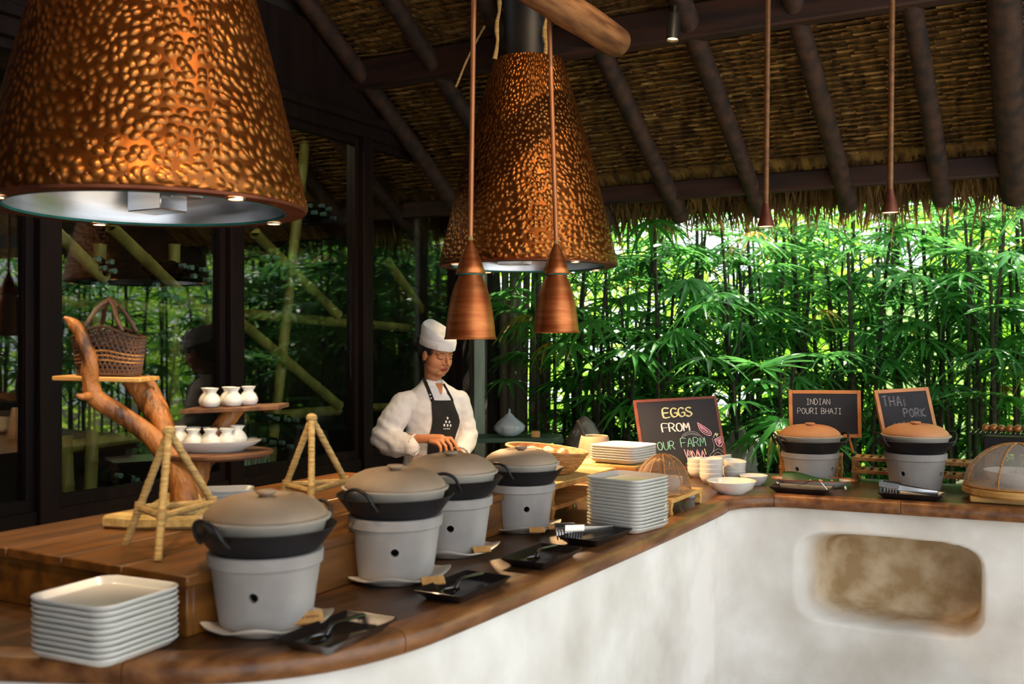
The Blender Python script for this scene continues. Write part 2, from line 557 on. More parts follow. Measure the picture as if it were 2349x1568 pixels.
# raised bench on the left run
BT = 0.132
bench = thing('raised_bench', 'raised orange-brown plank bench carrying the branch stand, behind the clay stoves', 'bench', (0, 0, CT))
bx0, bx1, by0, by1 = -2.42, -1.63, 1.52, 3.02
npl = 4
for k in range(npl):
    a = bx0 + (bx1 - bx0 + 0.012) * k / npl; b = bx0 + (bx1 - bx0 + 0.012) * (k + 1) / npl - 0.0025
    MB().box(((a + b) / 2, (by0 + by1) / 2 - 0.004, BT - 0.012), (b - a, by1 - by0 + 0.008, 0.024)).build('plank', M['bench'], bench, bevel=0.003)
MB().box((bx1 - 0.009, (by0 + by1) / 2, (BT - 0.024) / 2 + 0.0005), (0.018, by1 - by0 - 0.036, BT - 0.025)).build('front_board', M['bench'], bench, bevel=0.002)
MB().box(((bx0 + bx1) / 2, by0 + 0.009, (BT - 0.024) / 2 + 0.0005), (bx1 - bx0, 0.018, BT - 0.025)).build('end_board', M['bench'], bench, bevel=0.002)
MB().box(((bx0 + bx1) / 2, by1 - 0.009, (BT - 0.024) / 2 + 0.0005), (bx1 - bx0, 0.018, BT - 0.025)).build('end_board', M['bench'], bench, bevel=0.002)
BZ = CT + BT

# ------------------------------------------------------------------ glass wall on the left (X = WX)
WX = -3.91
wl = thing('wall_left', None, None); tag(wl, kind='structure')
posts_y = [1.69, 2.82, 3.93, 5.05, 6.19]
SILL, HEAD = 0.80, 2.78
for i, y in enumerate(posts_y):
    MB().box((WX, y, 1.68), (0.14, 0.095, 3.36)).build('post', M['frame'], wl, bevel=0.004)
for i in range(len(posts_y) - 1):
    y0, y1 = posts_y[i] + 0.0475, posts_y[i + 1] - 0.0475
    ym, ln = (y0 + y1) / 2, y1 - y0
    MB().box((WX, ym, SILL / 2), (0.10, ln, SILL)).build('lower_panel', M['frame'], wl)
    wf = thing('window_%d' % (i + 1), None, None); tag(wf, kind='structure')
    fr = MB()
    for yy in (y0 + 0.02, y1 - 0.02):
        fr.box((WX, yy, (SILL + HEAD) / 2), (0.06, 0.04, HEAD - SILL))
    fr.box((WX, ym, SILL + 0.025), (0.06, ln - 0.08, 0.05)); fr.box((WX, ym, HEAD - 0.02), (0.06, ln - 0.08, 0.04))
    fr.build('window_frame', M['frame'], wf)
    MB().box((WX, ym, (SILL + HEAD) / 2 + 0.005), (0.008, ln - 0.08, HEAD - SILL - 0.09)).build('window_pane', M['glass'], wf)
MB().box((WX, 3.9, HEAD + 0.29), (0.16, 4.75, 0.58)).build('header_beam', M['frame'], wl, bevel=0.004)
MB().box((WX + 0.05, 3.9, HEAD + 0.10), (0.14, 4.78, 0.05)).build('header_beam', M['frame'], wl, bevel=0.004)
MB().box((WX, -1.2, 1.68), (0.12, 5.6, 3.36)).build('wall_near', M['frame'], wl)
wb = MB().box((-1.75, -3.3, 1.6), (4.4, 0.12, 3.2)).build('wall_light_blocker', M['frame']); tag(wb, kind='structure')  # unseen wall added behind the camera to darken the near hood's left side
# the cellar behind the glass
cr = MB()
cr.box((-7.0, 3.2, 1.7), (0.1, 7.4, 3.4)); cr.box((-5.5, -0.4, 1.7), (3.0, 0.1, 3.4))
cr.box((-5.5, 6.9, 1.7), (3.0, 0.1, 3.4)); cr.box((-5.5, 3.2, 3.42), (3.2, 7.4, 0.08))
tag(cr.build('wall_cellar', M['roomwall']), kind='structure')

# bamboo lattice behind the glass
def bamboo(a, b, r=0.032):
    a, b = Vector(a), Vector(b)
    ln = (b - a).length
    n = max(2, int(ln / 0.28))
    pts, rad = [], []
    for k in range(n + 1):
        t = k / n
        for dt, q in ((-0.012, 1.0), (0, 1.12), (0.012, 1.0)):
            pts.append(a.lerp(b, min(1, max(0, t + dt / ln)))); rad.append(r * q)
    return MB().tube(pts, rad, 10)

LX = -4.75
lat = thing('bamboo_lattice', 'olive bamboo pole lattice standing behind the glass wall', 'lattice')
for a, b, dx in [((705, 285), (618, 1090), 0), ((255, 520), (480, 735), 0.07), ((585, 535), (775, 722), 0.07), ((548, 735), (778, 930), 0.07),
                 ((120, 690), (510, 712), -0.07), ((545, 718), (790, 740), -0.07), ((545, 960), (775, 940), -0.07), ((120, 1030), (420, 985), -0.07),
                 ((905, 325), (893, 460), 0), ((890, 600), (985, 735), 0.07), ((850, 745), (1030, 760), -0.07), ((230, 560), (205, 1180), 0),
                 ((150, 1000), (160, 1220), 0), ((-60, 350), (240, 640), 0.07), ((850, 935), (1000, 930), -0.07), ((400, 560), (398, 950), -0.14)]:
    bamboo(PX(*a, LX + dx), PX(*b, LX + dx), 0.036).build('bamboo_pole', M['bamboo'], lat)

M['bottle'] = pm('dark_bottle_glass', '#05100c', '#0b1d16', 4, rough=0.08, coat=0.6)
M['red_ink'] = pm('red_ink', '#8a2020', '#9a2c28', 6, rough=.8)
M['foil'] = pm('bottle_foil', '#7fa8a8', '#a9c6c4', 6, rough=0.25, metal=0.6)
bp = MB().lathe([(0.0, -0.19), (0.036, -0.19), (0.037, -0.18), (0.037, 0.0), (0.034, 0.03), (0.016, 0.06), (0.0145, 0.075)], 12,
                M=Matrix.Rotation(PI / 2, 4, 'Y'))
bcap = MB().lathe([(0.0145, 0.075), (0.0155, 0.076), (0.0155, 0.115), (0.0, 0.117)], 12, M=Matrix.Rotation(PI / 2, 4, 'Y'))
bt0 = None
bspots = []
for cxp, cyp, nx, ny in [(862, 447, 5, 4), (200, 598, 2, 2), (188, 650, 3, 2), (395, 612, 3, 2), (590, 588, 2, 3), (555, 690, 2, 1), (690, 470, 3, 2),
                         (335, 655, 3, 2), (590, 950, 4, 1), (560, 1000, 5, 1), (250, 1090, 4, 2), (330, 1120, 4, 2), (880, 960, 4, 2), (20, 610, 2, 3)]:
    for a in range(nx):
        for b in range(ny):
            bspots.append((cxp + a * 21 + b * 9 + random.uniform(-5, 5), cyp + b * 21 + a * 5 + random.uniform(-4, 4)))
for k, (bx_, by_) in enumerate(bspots):
    p = PX(bx_, by_, LX + 0.02 + random.uniform(-0.03, 0.05))
    if p.y > 6.7 or p.y < 0: continue
    if bt0 is None:
        bt0 = thing('wine_bottle', 'dark wine bottle lying in the rack behind the glass wall, neck outwards', 'bottle', p, 0, 'wine bottles in the cellar rack')
        bp.build('bottle_body', M['bottle'], bt0); bcap.build('bottle_cap', M['foil'], bt0)
    else:
        b_ = dup(bt0, p, random.uniform(-0.1, 0.1))
sh = thing('cellar_shelf', 'dark shelf board at the foot of the cellar glass', 'shelf')
sh0 = PX(592, 1072, -4.22)
MB().box((-4.22, sh0.y, sh0.z - .012), (.22, .5, .02)).build('shelf_board', M['frame'], sh)
for s_ in (-1, 1):
    MB().box((-4.22, sh0.y + s_ * .22, (sh0.z - .022) / 2), (.18, .03, sh0.z - .022)).build('shelf_side', M['frame'], sh)
for k, px_ in enumerate((568, 591, 613)):
    q = PX(px_, 1072, -4.14)
    t = thing('label_card', 'pale numbered carton on the cellar shelf, %s one' % ('left', 'middle', 'right')[k], 'carton', (q.x, q.y, sh0.z - .0015), 0, 'numbered cartons')
    MB().box((-.03, 0, .045), (.06, .044, .09)).build('carton', M['pale'], t, bevel=.001)
    MB().tube([(.0012, .006, .062), (.0012, -.004, .055), (.0012, -.008, .038), (.0012, -.002, .026), (.0012, .006, .032), (.0012, .002, .042), (.0012, -.006, .040)], .0022, 5).build('numeral', M['bottle'] if k != 1 else M['red_ink'], t)
for (x_, y_) in [(-4.35, 2.6), (-4.35, 4.4), (-4.45, 5.7)]:  # lamps added to lift the bamboo lattice out of the dark
    t = thing('added_cellar_lamp', 'small bulb lamp added to brighten the cellar behind the glass', 'lamp', (x_, y_, 3.0), 0, 'added cellar lamps')
    MB().tube([(0, 0, .05), (0, 0, .38)], .004, 6).build('cord', M['soot'], t)
    MB().ball((0, 0, 0), .035, 12, 8).build('bulb', M['warmdim'], t)
    ld = bpy.data.lights.new('cellar_fill', 'POINT'); ld.energy = 13; ld.color = (1, .88, .6); ld.shadow_soft_size = .05
    lo = bpy.data.objects.new('cellar_fill', ld); COL.objects.link(lo); lo.parent = t; lo.location = (0, 0, -.06)
# ------------------------------------------------------------------ far end of the wall: posts and fence
a = PX(1076, 1000, WX + 0.02)
tag(MB().box((a.x, a.y + 0.12, 1.35), (0.10, 0.12, 2.7)).build('timber_post', M['post'], bevel=0.006), 'weathered brown timber post standing right behind the cook', 'post')
b = PD(1100, 900, 7.1)
tag(MB().box((b.x, b.y, 1.3), (0.075, 0.075, 2.6), YAW).build('timber_post', M['pale'], bevel=0.004), 'pale grey-green square post right of the cook', 'post')
fence = thing('pole_fence', 'weathered grey pole fence beyond the plastic bag, between post and palms', 'fence')
for k in range(9):
    q = PD(1136 + k * 14 + random.uniform(-3, 3), 900, 7.9 + random.uniform(-0.1, 0.15))
    h = 2.3 + random.uniform(-0.3, 0.3)
    MB().tube([(q.x, q.y, 0), (q.x + random.uniform(-.03, .03), q.y, h * .5), (q.x + random.uniform(-.05, .05), q.y, h)], [0.036, 0.033, 0.028], 8).build('pole', M['post'], fence)

# ------------------------------------------------------------------ roof
SL = 0.618
EY, EZ = 6.02, 2.47                         # eave beam
def roof_z(y): return EZ + 0.06 + (EY - y) * SL
ceil = MB()
ceil.add([(-7.5, 6.45, roof_z(6.45) + .10), (2.6, 6.45, roof_z(6.45) + .10), (2.6, 1.2, roof_z(1.2) + .10), (-7.5, 1.2, roof_z(1.2) + .10),
          (-7.5, 6.45, roof_z(6.45) + .22), (2.6, 6.45, roof_z(6.45) + .22), (2.6, 1.2, roof_z(1.2) + .22), (-7.5, 1.2, roof_z(1.2) + .22)],
         [(0, 1, 2, 3), (7, 6, 5, 4), (0, 4, 5, 1), (1, 5, 6, 2), (2, 6, 7, 3), (3, 7, 4, 0)])
RY = 1.2; RZ = roof_z(1.2)  # unseen rear slope, extended over the camera to shut out top light
ceil.add([(-7.5, RY, RZ + .10), (2.6, RY, RZ + .10), (2.6, -3.4, RZ - 2.75), (-7.5, -3.4, RZ - 2.75), (-7.5, RY, RZ + .22), (2.6, RY, RZ + .22), (2.6, -3.4, RZ - 2.63), (-7.5, -3.4, RZ - 2.63)],
         [(0, 1, 2, 3), (7, 6, 5, 4), (0, 4, 5, 1), (1, 5, 6, 2), (2, 6, 7, 3), (3, 7, 4, 0)])
ceiling = ceil.build('ceiling', M['thatch'], smooth=0)
tag(ceiling, kind='structure')
# rafters
for k, x in enumerate([-4.82, -4.30, -3.78, -3.26, -2.74, -2.224, -1.705, -1.186, -0.667, -0.295, 0.30]):
    y0, y1 = 6.20, 1.4
    off = -0.10
    pts = []
    for i in range(9):
        y = y0 + (y1 - y0) * i / 8
        pts.append((x + random.uniform(-.008, .008), y, roof_z(y) + off + random.uniform(-.006, .006)))
    MB().tube(pts, [(0.075 if x == -0.295 else 0.052) + random.uniform(-.004, .004) for _ in pts], 12).build('rafter', M['log'], ceiling)
# eave beam, purlin and the upper beam
MB().box((-2.0, EY, EZ - 0.005), (6.6, 0.07, 0.115)).build('eave_beam', M['beam'], ceiling, bevel=0.01)
MB().box((-2.0, 4.93, 3.135), (6.6, 0.10, 0.175)).build('purlin', M['beam'], ceiling, bevel=0.01)
MB().box((-2.0, 2.9, 4.33), (9, 0.12, 0.18)).build('purlin', M['beam'], ceiling, bevel=0.01)
# thatch courses: overlapping bundles of folded leaf
sl = math.atan(SL)
def bundle(w, h, t):
    b = bmesh.new()
    m = MB().add([(-w/2, 0, 0), (w/2, 0, 0), (w/2, h, t), (-w/2, h, t), (-w/2, -h*.10, -t*.55), (w/2, -h*.10, -t*.55), (w/2, h*.55, -t*.25), (-w/2, h*.55, -t*.25)],
                 [(0, 1, 2, 3), (4, 7, 6, 5), (0, 4, 5, 1), (1, 5, 6, 2), (2, 6, 7, 3), (3, 7, 4, 0)])
    b.free()
    return m
STEP = 0.040
rows = []
y = 6.03
while y > 2.6:
    rows.append(y); y -= STEP * math.cos(sl)
small = []
for y in rows:
    x = -5.0
    while x < 0.5:
        wd = random.uniform(0.045, 0.10)
        small.append((x + wd / 2, y + random.uniform(-.004, .004), wd * 0.97, random.random(), random.uniform(-.006, .006)))
        x += wd
protos = [[bundle(w_, 0.052, 0.017).mesh('thatch_bundle', m_, smooth=0) for w_ in (0.05, 0.065, 0.08, 0.095)] for m_ in (M['thatch'], M['thatch2'])]
small.sort(key=lambda s: (Vector((s[0], s[1], roof_z(s[1]))) - Vector((0.0, 0, EYE))).length if (-2.4 < s[0] < -0.1 and 4.98 < s[1] < 5.9) else 100 + s[1])
rot = Matrix.Rotation(-sl, 4, 'X')
rest, rest2 = MB(), MB()
for k, (x, y, wd, q, dz) in enumerate(small):
    pale = q > 0.84
    z = roof_z(y) + 0.075 + dz
    tilt = random.uniform(-.12, .12)
    if k < 300:
        o = put('thatch_bundle', protos[1 if pale else 0][min(3, max(0, int((wd - 0.043) / 0.015)))], ceiling, (x, y, z))
        o.rotation_euler = (PI - sl + 0.28 + tilt * .5, 0, tilt * 0.3)
    else:
        T = Matrix.Translation((x, y, z)) @ Matrix.Rotation(tilt * 0.3, 4, 'Z') @ Matrix.Rotation(PI - sl + 0.28 + tilt * .5, 4, 'X')
        bb = bundle(wd, 0.052, 0.017)
        (rest2 if pale else rest).add(bb.v, bb.f, T)
tag(rest.build('thatch_courses', M['thatch'], ceiling, smooth=0), kind='stuff')
tag(rest2.build('thatch_courses', M['thatch2'], ceiling, smooth=0), kind='stuff')
# ragged fringe hanging below the eave
fr = MB()
for k in range(3400):
    x = random.uniform(-5, 0.6); yy = 6.10 + random.uniform(0, 0.30)
    z = roof_z(yy) + 0.10
    ln = random.uniform(0.10, 0.24) + 0.10 * max(0, noise.noise(Vector((x * 3, 0, 0)))) + (0.10 if random.random() < .06 else 0)
    wd = random.uniform(.004, .012)
    lean = random.uniform(-.05, .05)
    a_ = random.uniform(0, PI)
    dx, dy = math.cos(a_) * wd, math.sin(a_) * wd
    fr.add([(x - dx, yy - dy, z), (x + dx, yy + dy, z), (x + lean + dx * .7, yy + dy * .7 + .03, z - ln * .6), (x + lean - dx * .7, yy - dy * .7 + .03, z - ln * .6), (x + lean * 1.6, yy + .05, z - ln)],
           [(0, 1, 2, 3), (3, 2, 4)])
tag(fr.build('thatch_fringe', M['straw'], ceiling, smooth=0), kind='stuff')
MB().tube([(-4.2 + .3 * k, 4.87, 3.235 + .012 * math.sin(k * 1.9)) for k in range(17)], .006, 6).build('beam_cable', M['straw'], ceiling)
# stub log that carries a pendant
lg = PD(1440, 88, 4.79)
logm = MB()
pts = [(lg.x - 0.05, lg.y - 1.7 + 0.19 * k, 2.94 + random.uniform(-.004, .004)) for k in range(9)] + [(lg.x - 0.05, lg.y - .01, 2.94), (lg.x - 0.05, lg.y + .008, 2.94)]
logm.tube(pts, [0.072 + random.uniform(-.002, .002) for _ in range(9)] + [0.07, 0.055], 20)
tag(logm.build('roof_log', M['logend']), 'thick bare log pointing away under the roof, its round end beside the flue', 'log')

# ================================================================== hoods and lamps
def spot_light(name, loc, target, power, size, col=(1, 0.62, 0.28), blend=0.6, rad=0.03):
    ld = bpy.data.lights.new(name, 'SPOT')
    ld.energy = power; ld.spot_size = R(size); ld.spot_blend = blend; ld.color = col; ld.shadow_soft_size = rad
    o = bpy.data.objects.new(name, ld); COL.objects.link(o)
    o.location = loc
    o.rotation_euler = (Vector(loc) - Vector(target)).to_track_quat('Z', 'Y').to_euler()
    return o

HR, HRT, HZ0, HZ1 = 0.457, 0.180, 1.917, 2.955
def make_hood(loc, label, spots, pipe, rz):
    t = thing('extractor_hood', label, 'hood', (loc[0], loc[1], HZ0), rz, 'beaten copper extractor hoods')
    prof = []
    for k in range(25):
        u = k / 24
        prof.append((HR + (HRT - HR) * u + 0.014 * math.sin(PI * u), (HZ1 - HZ0) * u))
    prof = [(HR - 0.004, -0.004)] + prof + [(HRT - 0.02, HZ1 - HZ0 + 0.004)]
    MB().lathe(prof, 72, cap1=False).build('hood_cone', M['hood'], t, smooth=60)
    RI = HR - 0.065
    MB().lathe([(HR - 0.003, -0.004), (HR - 0.006, -0.012), (RI, -0.012), (RI, 0.0)], 72).build('rim_flange', M['copper_dk'], t, smooth=50)
    MB().lathe([(RI + .001, -0.0135), (RI - .0015, -0.0135), (RI - .0015, 0.004), (RI + .001, 0.004)], 72).build('rim_edge', M['verdigris'], t, smooth=50)
    MB().lathe([(RI - .003, -0.006), (RI - 0.006, 0.05), (RI - 0.05, 0.16), (0.0, 0.162)], 72).build('inner_drum', M['steel'], t, smooth=50)
    bx = MB().box((0, 0, 0.055), (0.15, 0.11, 0.075)); bx.box((0.09, 0.03, 0.08), (0.07, 0.09, 0.04))
    o = bx.build('grease_box', M['steel'], t, loc=(-0.20 * math.cos(0.3), 0.20, 0.0), bevel=0.003)
    for k in range(30):
        a = 2 * PI * k / 30
        MB().ball(((HR - .006) * math.cos(a), (HR - .006) * math.sin(a), 0.022), 0.0042, 6, 4).build('rivet', M['copper_dk'], t)
    for a in spots:
        q = Vector(((HR - 0.035) * math.cos(a), (HR - 0.035) * math.sin(a), -0.013))
        lt = MB().lathe([(0.026, 0.0), (0.026, -0.004), (0.02, -0.005)], 16, c=q).build('light_ring', M['steel'], t)
        MB().lathe([(0.0, -0.0035), (0.02, -0.0035)], 16, c=q).build('light_lens', M['warm'], lt)
        if True:
            sp = spot_light('hood_spot', (0, 0, 0), (0, 0, -1), 14, 110, (1, 0.72, 0.42), 0.8, 0.02)
            sp.parent = t; sp.location = q + Vector((0, 0, -0.012)); sp.rotation_euler = (0, 0, 0)
    if pipe:
        MB().lathe([(0.128, HZ1 - HZ0 - 0.03), (0.128, 4.2 - HZ0), (0.0, 4.2 - HZ0)], 32).build('flue_pipe', M['soot'], t, smooth=50)
    return t
h1 = PD(342, 480, 2.97); h2 = PD(1212, 602, 5.2)
make_hood(h1, 'huge beaten copper extractor hood filling the upper left corner', [R(-10), R(75), R(160), R(255)], True, 0.0)
make_hood(h2, 'beaten copper extractor hood with black flue above the cook', [R(-30), R(60), R(150), R(240)], True, 0.0)
# hanging ropes beside the flue
for (p0, p1, r, lb) in [((1145, 0), (1137, 135), 0.010, 'frayed rope hanging left of the black flue'), ((1252, 20), (1250, 140), 0.011, 'flat rope strap lying against the right of the black flue')]:
    a_, b_ = PD(*p0, 5.05), PD(*p1, 5.05)
    a_ = a_ + (a_ - b_) * 0.6
    tag(MB().tube([a_.lerp(b_, k / 10) + Vector((0.006 * math.sin(k * 1.7), 0, 0)) for k in range(11)], [r * (1 + .25 * math.sin(k * 2.1)) for k in range(11)], 8).build('rope', M['rope']), lb, 'rope')
c_ = [PD(1112, 60, 5.3), PD(1095, 90, 5.3), PD(1070, 140, 5.3), PD(1052, 185, 5.3), PD(1045, 200, 5.3)]
tag(MB().tube(catmull(c_, 4), 0.006, 6).build('cable', M['rope']), 'thin loose cable sagging from the roof left of the flue', 'cable')

def make_pendant(top, bot, px_w, label, tilt):
    """big two-piece copper pendant: cord, cone cap, ring, bell"""
    t = thing('pendant_lamp', label, 'lamp', bot, 0, 'large copper pendant lamps')
    s = px_w
    MB().lathe([(0.105 * s, 0), (0.100 * s, 0.012), (0.0955 * s, 0.055), (0.088 * s, 0.115), (0.078 * s, 0.165), (0.064 * s, 0.21), (0.048 * s, 0.245), (0.046 * s, 0.255),
                (0.044 * s, 0.25), (0.06 * s, 0.205), (0.075 * s, 0.16), (0.085 * s, 0.11), (0.0925 * s, 0.05), (0.103 * s, 0)], 48).build('shade', M['copper'], t, smooth=60)
    MB().lathe([(0.045 * s, 0.252), (0.052 * s, 0.254), (0.052 * s, 0.262), (0.045 * s, 0.262)], 40).build('ring', M['verdigris'], t)
    MB().lathe([(0.0, 0.262), (0.058 * s, 0.258), (0.060 * s, 0.261), (0.046 * s, 0.300), (0.030 * s, 0.345), (0.014 * s, 0.38), (0.010 * s, 0.392)], 40).build('cap', M['copper'], t, smooth=60)
    MB().lathe([(0.011 * s, 0.385), (0.0105 * s, 0.405), (0.008 * s, 0.408)], 16).build('ferrule', M['rope'], t)
    ang = Vector(top) - Vector(bot)
    q = t.matrix_world
    MB().tube([(0, 0, 0.40), (ang.x * .5, ang.y * .5, 0.4 + (ang.z - .4) * .5), (ang.x, ang.y, ang.z)], 0.0105, 10).build('cord', M['cord'], t)
    MB().ball((0, 0, 0.06), 0.03, 12, 8).build('bulb', M['warm'], t)
    sp = spot_light('pendant_glow', (0, 0, 0), (0, 0, -1), 100, 145, (1, 0.60, 0.28), 0.6, 0.03)
    sp.parent = t; sp.location = (0, 0, 0.02); sp.rotation_euler = (0, 0, 0)
    return t
pb1, pb2 = PD(1079, 778, 4.0), PD(1276, 763, 4.45)
make_pendant(PD(1090, -220, 4.0), pb1, 1.0, 'copper pendant lamp hanging in front of the cook\'s hat', 0)
make_pendant(PD(1257, -40, 4.45), pb2, 0.99, 'copper pendant lamp hanging right of the cook, below the log', 0)

def make_small(px, ytop, ybot, d, label):
    q = PD(px, ybot, d)
    t = thing('spot_pendant', label, 'lamp', q, 0, 'small copper spot pendants')
    MB().lathe([(0.036, 0.0), (0.034, 0.01), (0.024, 0.05), (0.015, 0.085), (0.0135, 0.10), (0.012, 0.10), (0.014, 0.08), (0.022, 0.05), (0.034, 0.004)], 24).build('shade', M['copper_dk'], t, smooth=60)
    h = PD(px + 6, -140, d) - q
    pts = [Vector((0, 0, 0.095)).lerp(h, k / 8) for k in range(9)]
    MB().tube(pts, 0.0125, 10).build('stem', M['stem'], t)
    MB().lathe([(0.0, 0.003), (0.0335, 0.003)], 20).build('lens', M['warmdim'], t)
    sp = spot_light('small_spot', (0, 0, 0), (0, 0, -1), 14, 90, (1, 0.66, 0.34), 0.6, 0.02)
    sp.parent = t; sp.location = (0, 0, -0.002); sp.rotation_euler = (0, 0, 0)
make_small(1757, 470, 520, 4.35, 'small copper spot pendant left of the pork one, its tip just below the eave')
make_small(2042, 440, 488, 4.25, 'small copper spot pendant hanging above the pork chalkboard')

def roof_spot(loc, target, power, label, size=60):
    loc, target = Vector(loc), Vector(target)
    t = thing('roof_spotlight', label, 'lamp', loc, 0, 'black roof spotlights')
    q = (loc - target).to_track_quat('Z', 'Y')
    t.rotation_euler = q.to_euler()
    MB().lathe([(0.0, 0.13), (0.028, 0.13), (0.032, 0.12), (0.032, 0.0), (0.028, 0.0), (0.028, 0.02)], 20).build('housing', M['soot'], t, smooth=50)
    MB().lathe([(0.0, 0.012), (0.027, 0.012)], 20).build('lens', M['warmdim'], t)
    MB().tube([(0, 0, 0.12), (0, 0, 0.17)], 0.008, 8).build('bracket', M['soot'], t)
    sp = spot_light('roof_spot', (0, 0, 0), (0, 0, -1), power, size, (1, 0.70, 0.38), 0.5, 0.03)
    sp.parent = t; sp.location = (0, 0, -0.005); sp.rotation_euler = (0, 0, 0)
    return t
rs = PD(1543, 92, 4.75)
roof_spot(rs, rs + Vector((-0.02, -0.15, -1)), 12, 'black cylinder spotlight glowing under the roof beam', 70)
# spotlights on the beams above the picture that light the copper hoods and the bench
roof_spot((-0.55, 1.75, 3.55), (h1.x + 0.2, h1.y, 2.25), 60, 'black roof spotlight aimed at the near copper hood', 45)
roof_spot((-0.9, 3.15, 3.85), (h2.x + 0.1, h2.y, 2.4), 105, 'black roof spotlight aimed at the copper hood above the cook', 40)
roof_spot((-1.25, 0.85, 3.0), (-2.12, 1.90, 1.10), 120, 'black roof spotlight aimed at the branch stand', 36)
# ================================================================== garden
random.seed(5)
def fan_leaf(nl, span, length, droop, wd):
    m = MB()
    pl = random.uniform(0.16, 0.30)
    pts = [Vector((0, 0, 0)).lerp(Vector((0, pl, pl * 0.55)), k / 4) + Vector((0, 0, 0.03 * math.sin(PI * k / 4))) for k in range(5)]
    m.tube(pts, [0.0045, 0.004, 0.0035, 0.003, 0.003], 4)
    tip = pts[-1]
    for i in range(nl):
        a = (i / (nl - 1) - 0.5) * span + random.uniform(-.06, .06)
        ln = length * (1 - 0.25 * abs(i / (nl - 1) - .5) * 2) * random.uniform(.85, 1.1)
        dirv = Vector((math.sin(a), math.cos(a), 0.18 * math.cos(a)))
        side = Vector((math.cos(a), -math.sin(a), 0))
        vs = []
        K = 5
        for k in range(K + 1):
            t = k / K
            w_ = wd * (0.35 + 0.65 * math.sin(PI * min(1, t * 1.1 + 0.12)) ** 0.7) * (1.0 if t < .95 else 0.55)
            c = tip + dirv * (ln * t) + Vector((0, 0, -droop * ln * t * t))
            vs += [c - side * w_ + Vector((0, 0, .006)), c, c + side * w_ + Vector((0, 0, .006))]
        fs = []
        for k in range(K):
            b = k * 3
            fs += [(b, b + 1, b + 4, b + 3), (b + 1, b + 2, b + 5, b + 4)]
        m.add(vs, fs)
    return m
fans = [fan_leaf(random.choice([7, 8, 9, 10]), R(random.uniform(170, 230)), random.uniform(.26, .36), random.uniform(.05, .55), random.uniform(.015, .021)).mesh('fan_leaf', M['leaf'], smooth=30) for _ in range(8)]
fans_dry = [fan_leaf(7, R(170), .22, 1.0, .010).mesh('fan_leaf', M['leaf_dry'], smooth=30) for _ in range(2)]

def palm(loc, label, ncane, hmin, hmax, spread=0.28, leaves=(6, 9), group='lady palms in the garden hedge', dry=0.03, low=0.5):
    t = thing('lady_palm', label, 'palm', (loc[0], loc[1], 0.0), 0, group)
    for c in range(ncane):
        a = random.uniform(0, 2 * PI); r = spread * math.sqrt(random.random())
        bx_, by_ = r * math.cos(a), r * math.sin(a)
        h = random.uniform(hmin, hmax)
        lx, ly = random.uniform(-.15, .15), random.uniform(-.12, .12)
        pts = [Vector((bx_ + lx * u * u, by_ + ly * u * u, h * u)) for u in (0, .25, .5, .75, 1)]
        rad = random.uniform(.011, .017)
        MB().tube(pts, [rad * 1.1, rad, rad, rad * .9, rad * .7], 6).build('cane', M['cane'], t)
        n = random.randint(*leaves)
        a0 = random.uniform(0, 2 * PI)
        for k in range(n):
            u = 1.0 - (k / n) * low * random.uniform(.9, 1.1)
            p = Vector((bx_ + lx * u * u, by_ + ly * u * u, h * u))
            me = random.choice(fans_dry) if random.random() < dry else random.choice(fans)
            o = put('fan_leaf', me, t, p)
            o.rotation_euler = (random.uniform(-.5, .35) - .25 * k / n, random.uniform(-.25, .25), a0 + k * 2.4 + random.uniform(-.3, .3))
            s = random.uniform(.85, 1.2)
            o.scale = (s, s, s)
    return t

lab = 'leafy lady palm clump with dark canes in the hedge behind the counter'
spots = []
for px in range(1275, 2420, 92):
    spots.append((px + random.uniform(-20, 20), random.uniform(7.0, 7.4), 4, 1.8, 2.75))
for px in range(1230, 2290, 125):
    spots.append((px + random.uniform(-25, 25), random.uniform(8.1, 8.6), 5, 2.1, 3.2))
ORD = 'first second third fourth fifth sixth seventh eighth ninth tenth eleventh twelfth thirteenth fourteenth fifteenth sixteenth'.split()
for k_, (px, d, n, h0, h1_) in enumerate(spots):
    lab = ('lady palm clump with dark canes, %s from the left in the front hedge row' % ORD[k_]) if k_ < 13 else ('taller lady palm clump, %s from the left in the rear row of the hedge' % ORD[k_ - 13])
    X, Y = cw((px - 1174.5) / F * d, d)
    if Y < 6.45: Y = 6.45 + random.uniform(0, .3)
    palm((X, Y), lab, n, h0, h1_)
for px, lb in [(1365, 'lady palm with drooping dark leaves left of the egg chalkboard'), (1730, 'young lady palm between the egg and puri chalkboards'), (2255, 'tall loose lady palm leaning out at the right edge of the hedge')]:
    X, Y = cw((px - 1174.5) / F * 6.6, 6.6)
    palm((X, max(Y, 6.4)), lb, 4, 1.2 if px < 2200 else 1.9, 1.7 if px < 2200 else 2.5, 0.2)
for k in range(12):
    px = 1330 + k * 88 + random.uniform(-20, 20)
    X, Y = cw((px - 1174.5) / F * 7.7, 7.7)
    palm((X, max(Y, 6.6)), 'short bushy lady palm low in the hedge, %s from the left' % ORD[k], 5, .75, 1.5, .3, (7, 9), 'short palms low in the hedge', .02, .75)
# further right, outside the frame: what the glass wall mirrors
for k in range(16):
    palm((0.4 + (k % 8) * 0.62 + random.uniform(-.2, .2), 6.7 + (k // 8) * 1.0 + random.uniform(-.2, .2)), 'leafy lady palm clump continuing the hedge to the right', 4, 1.7, 2.6, .3, (5, 7), 'lady palms beyond the right edge')
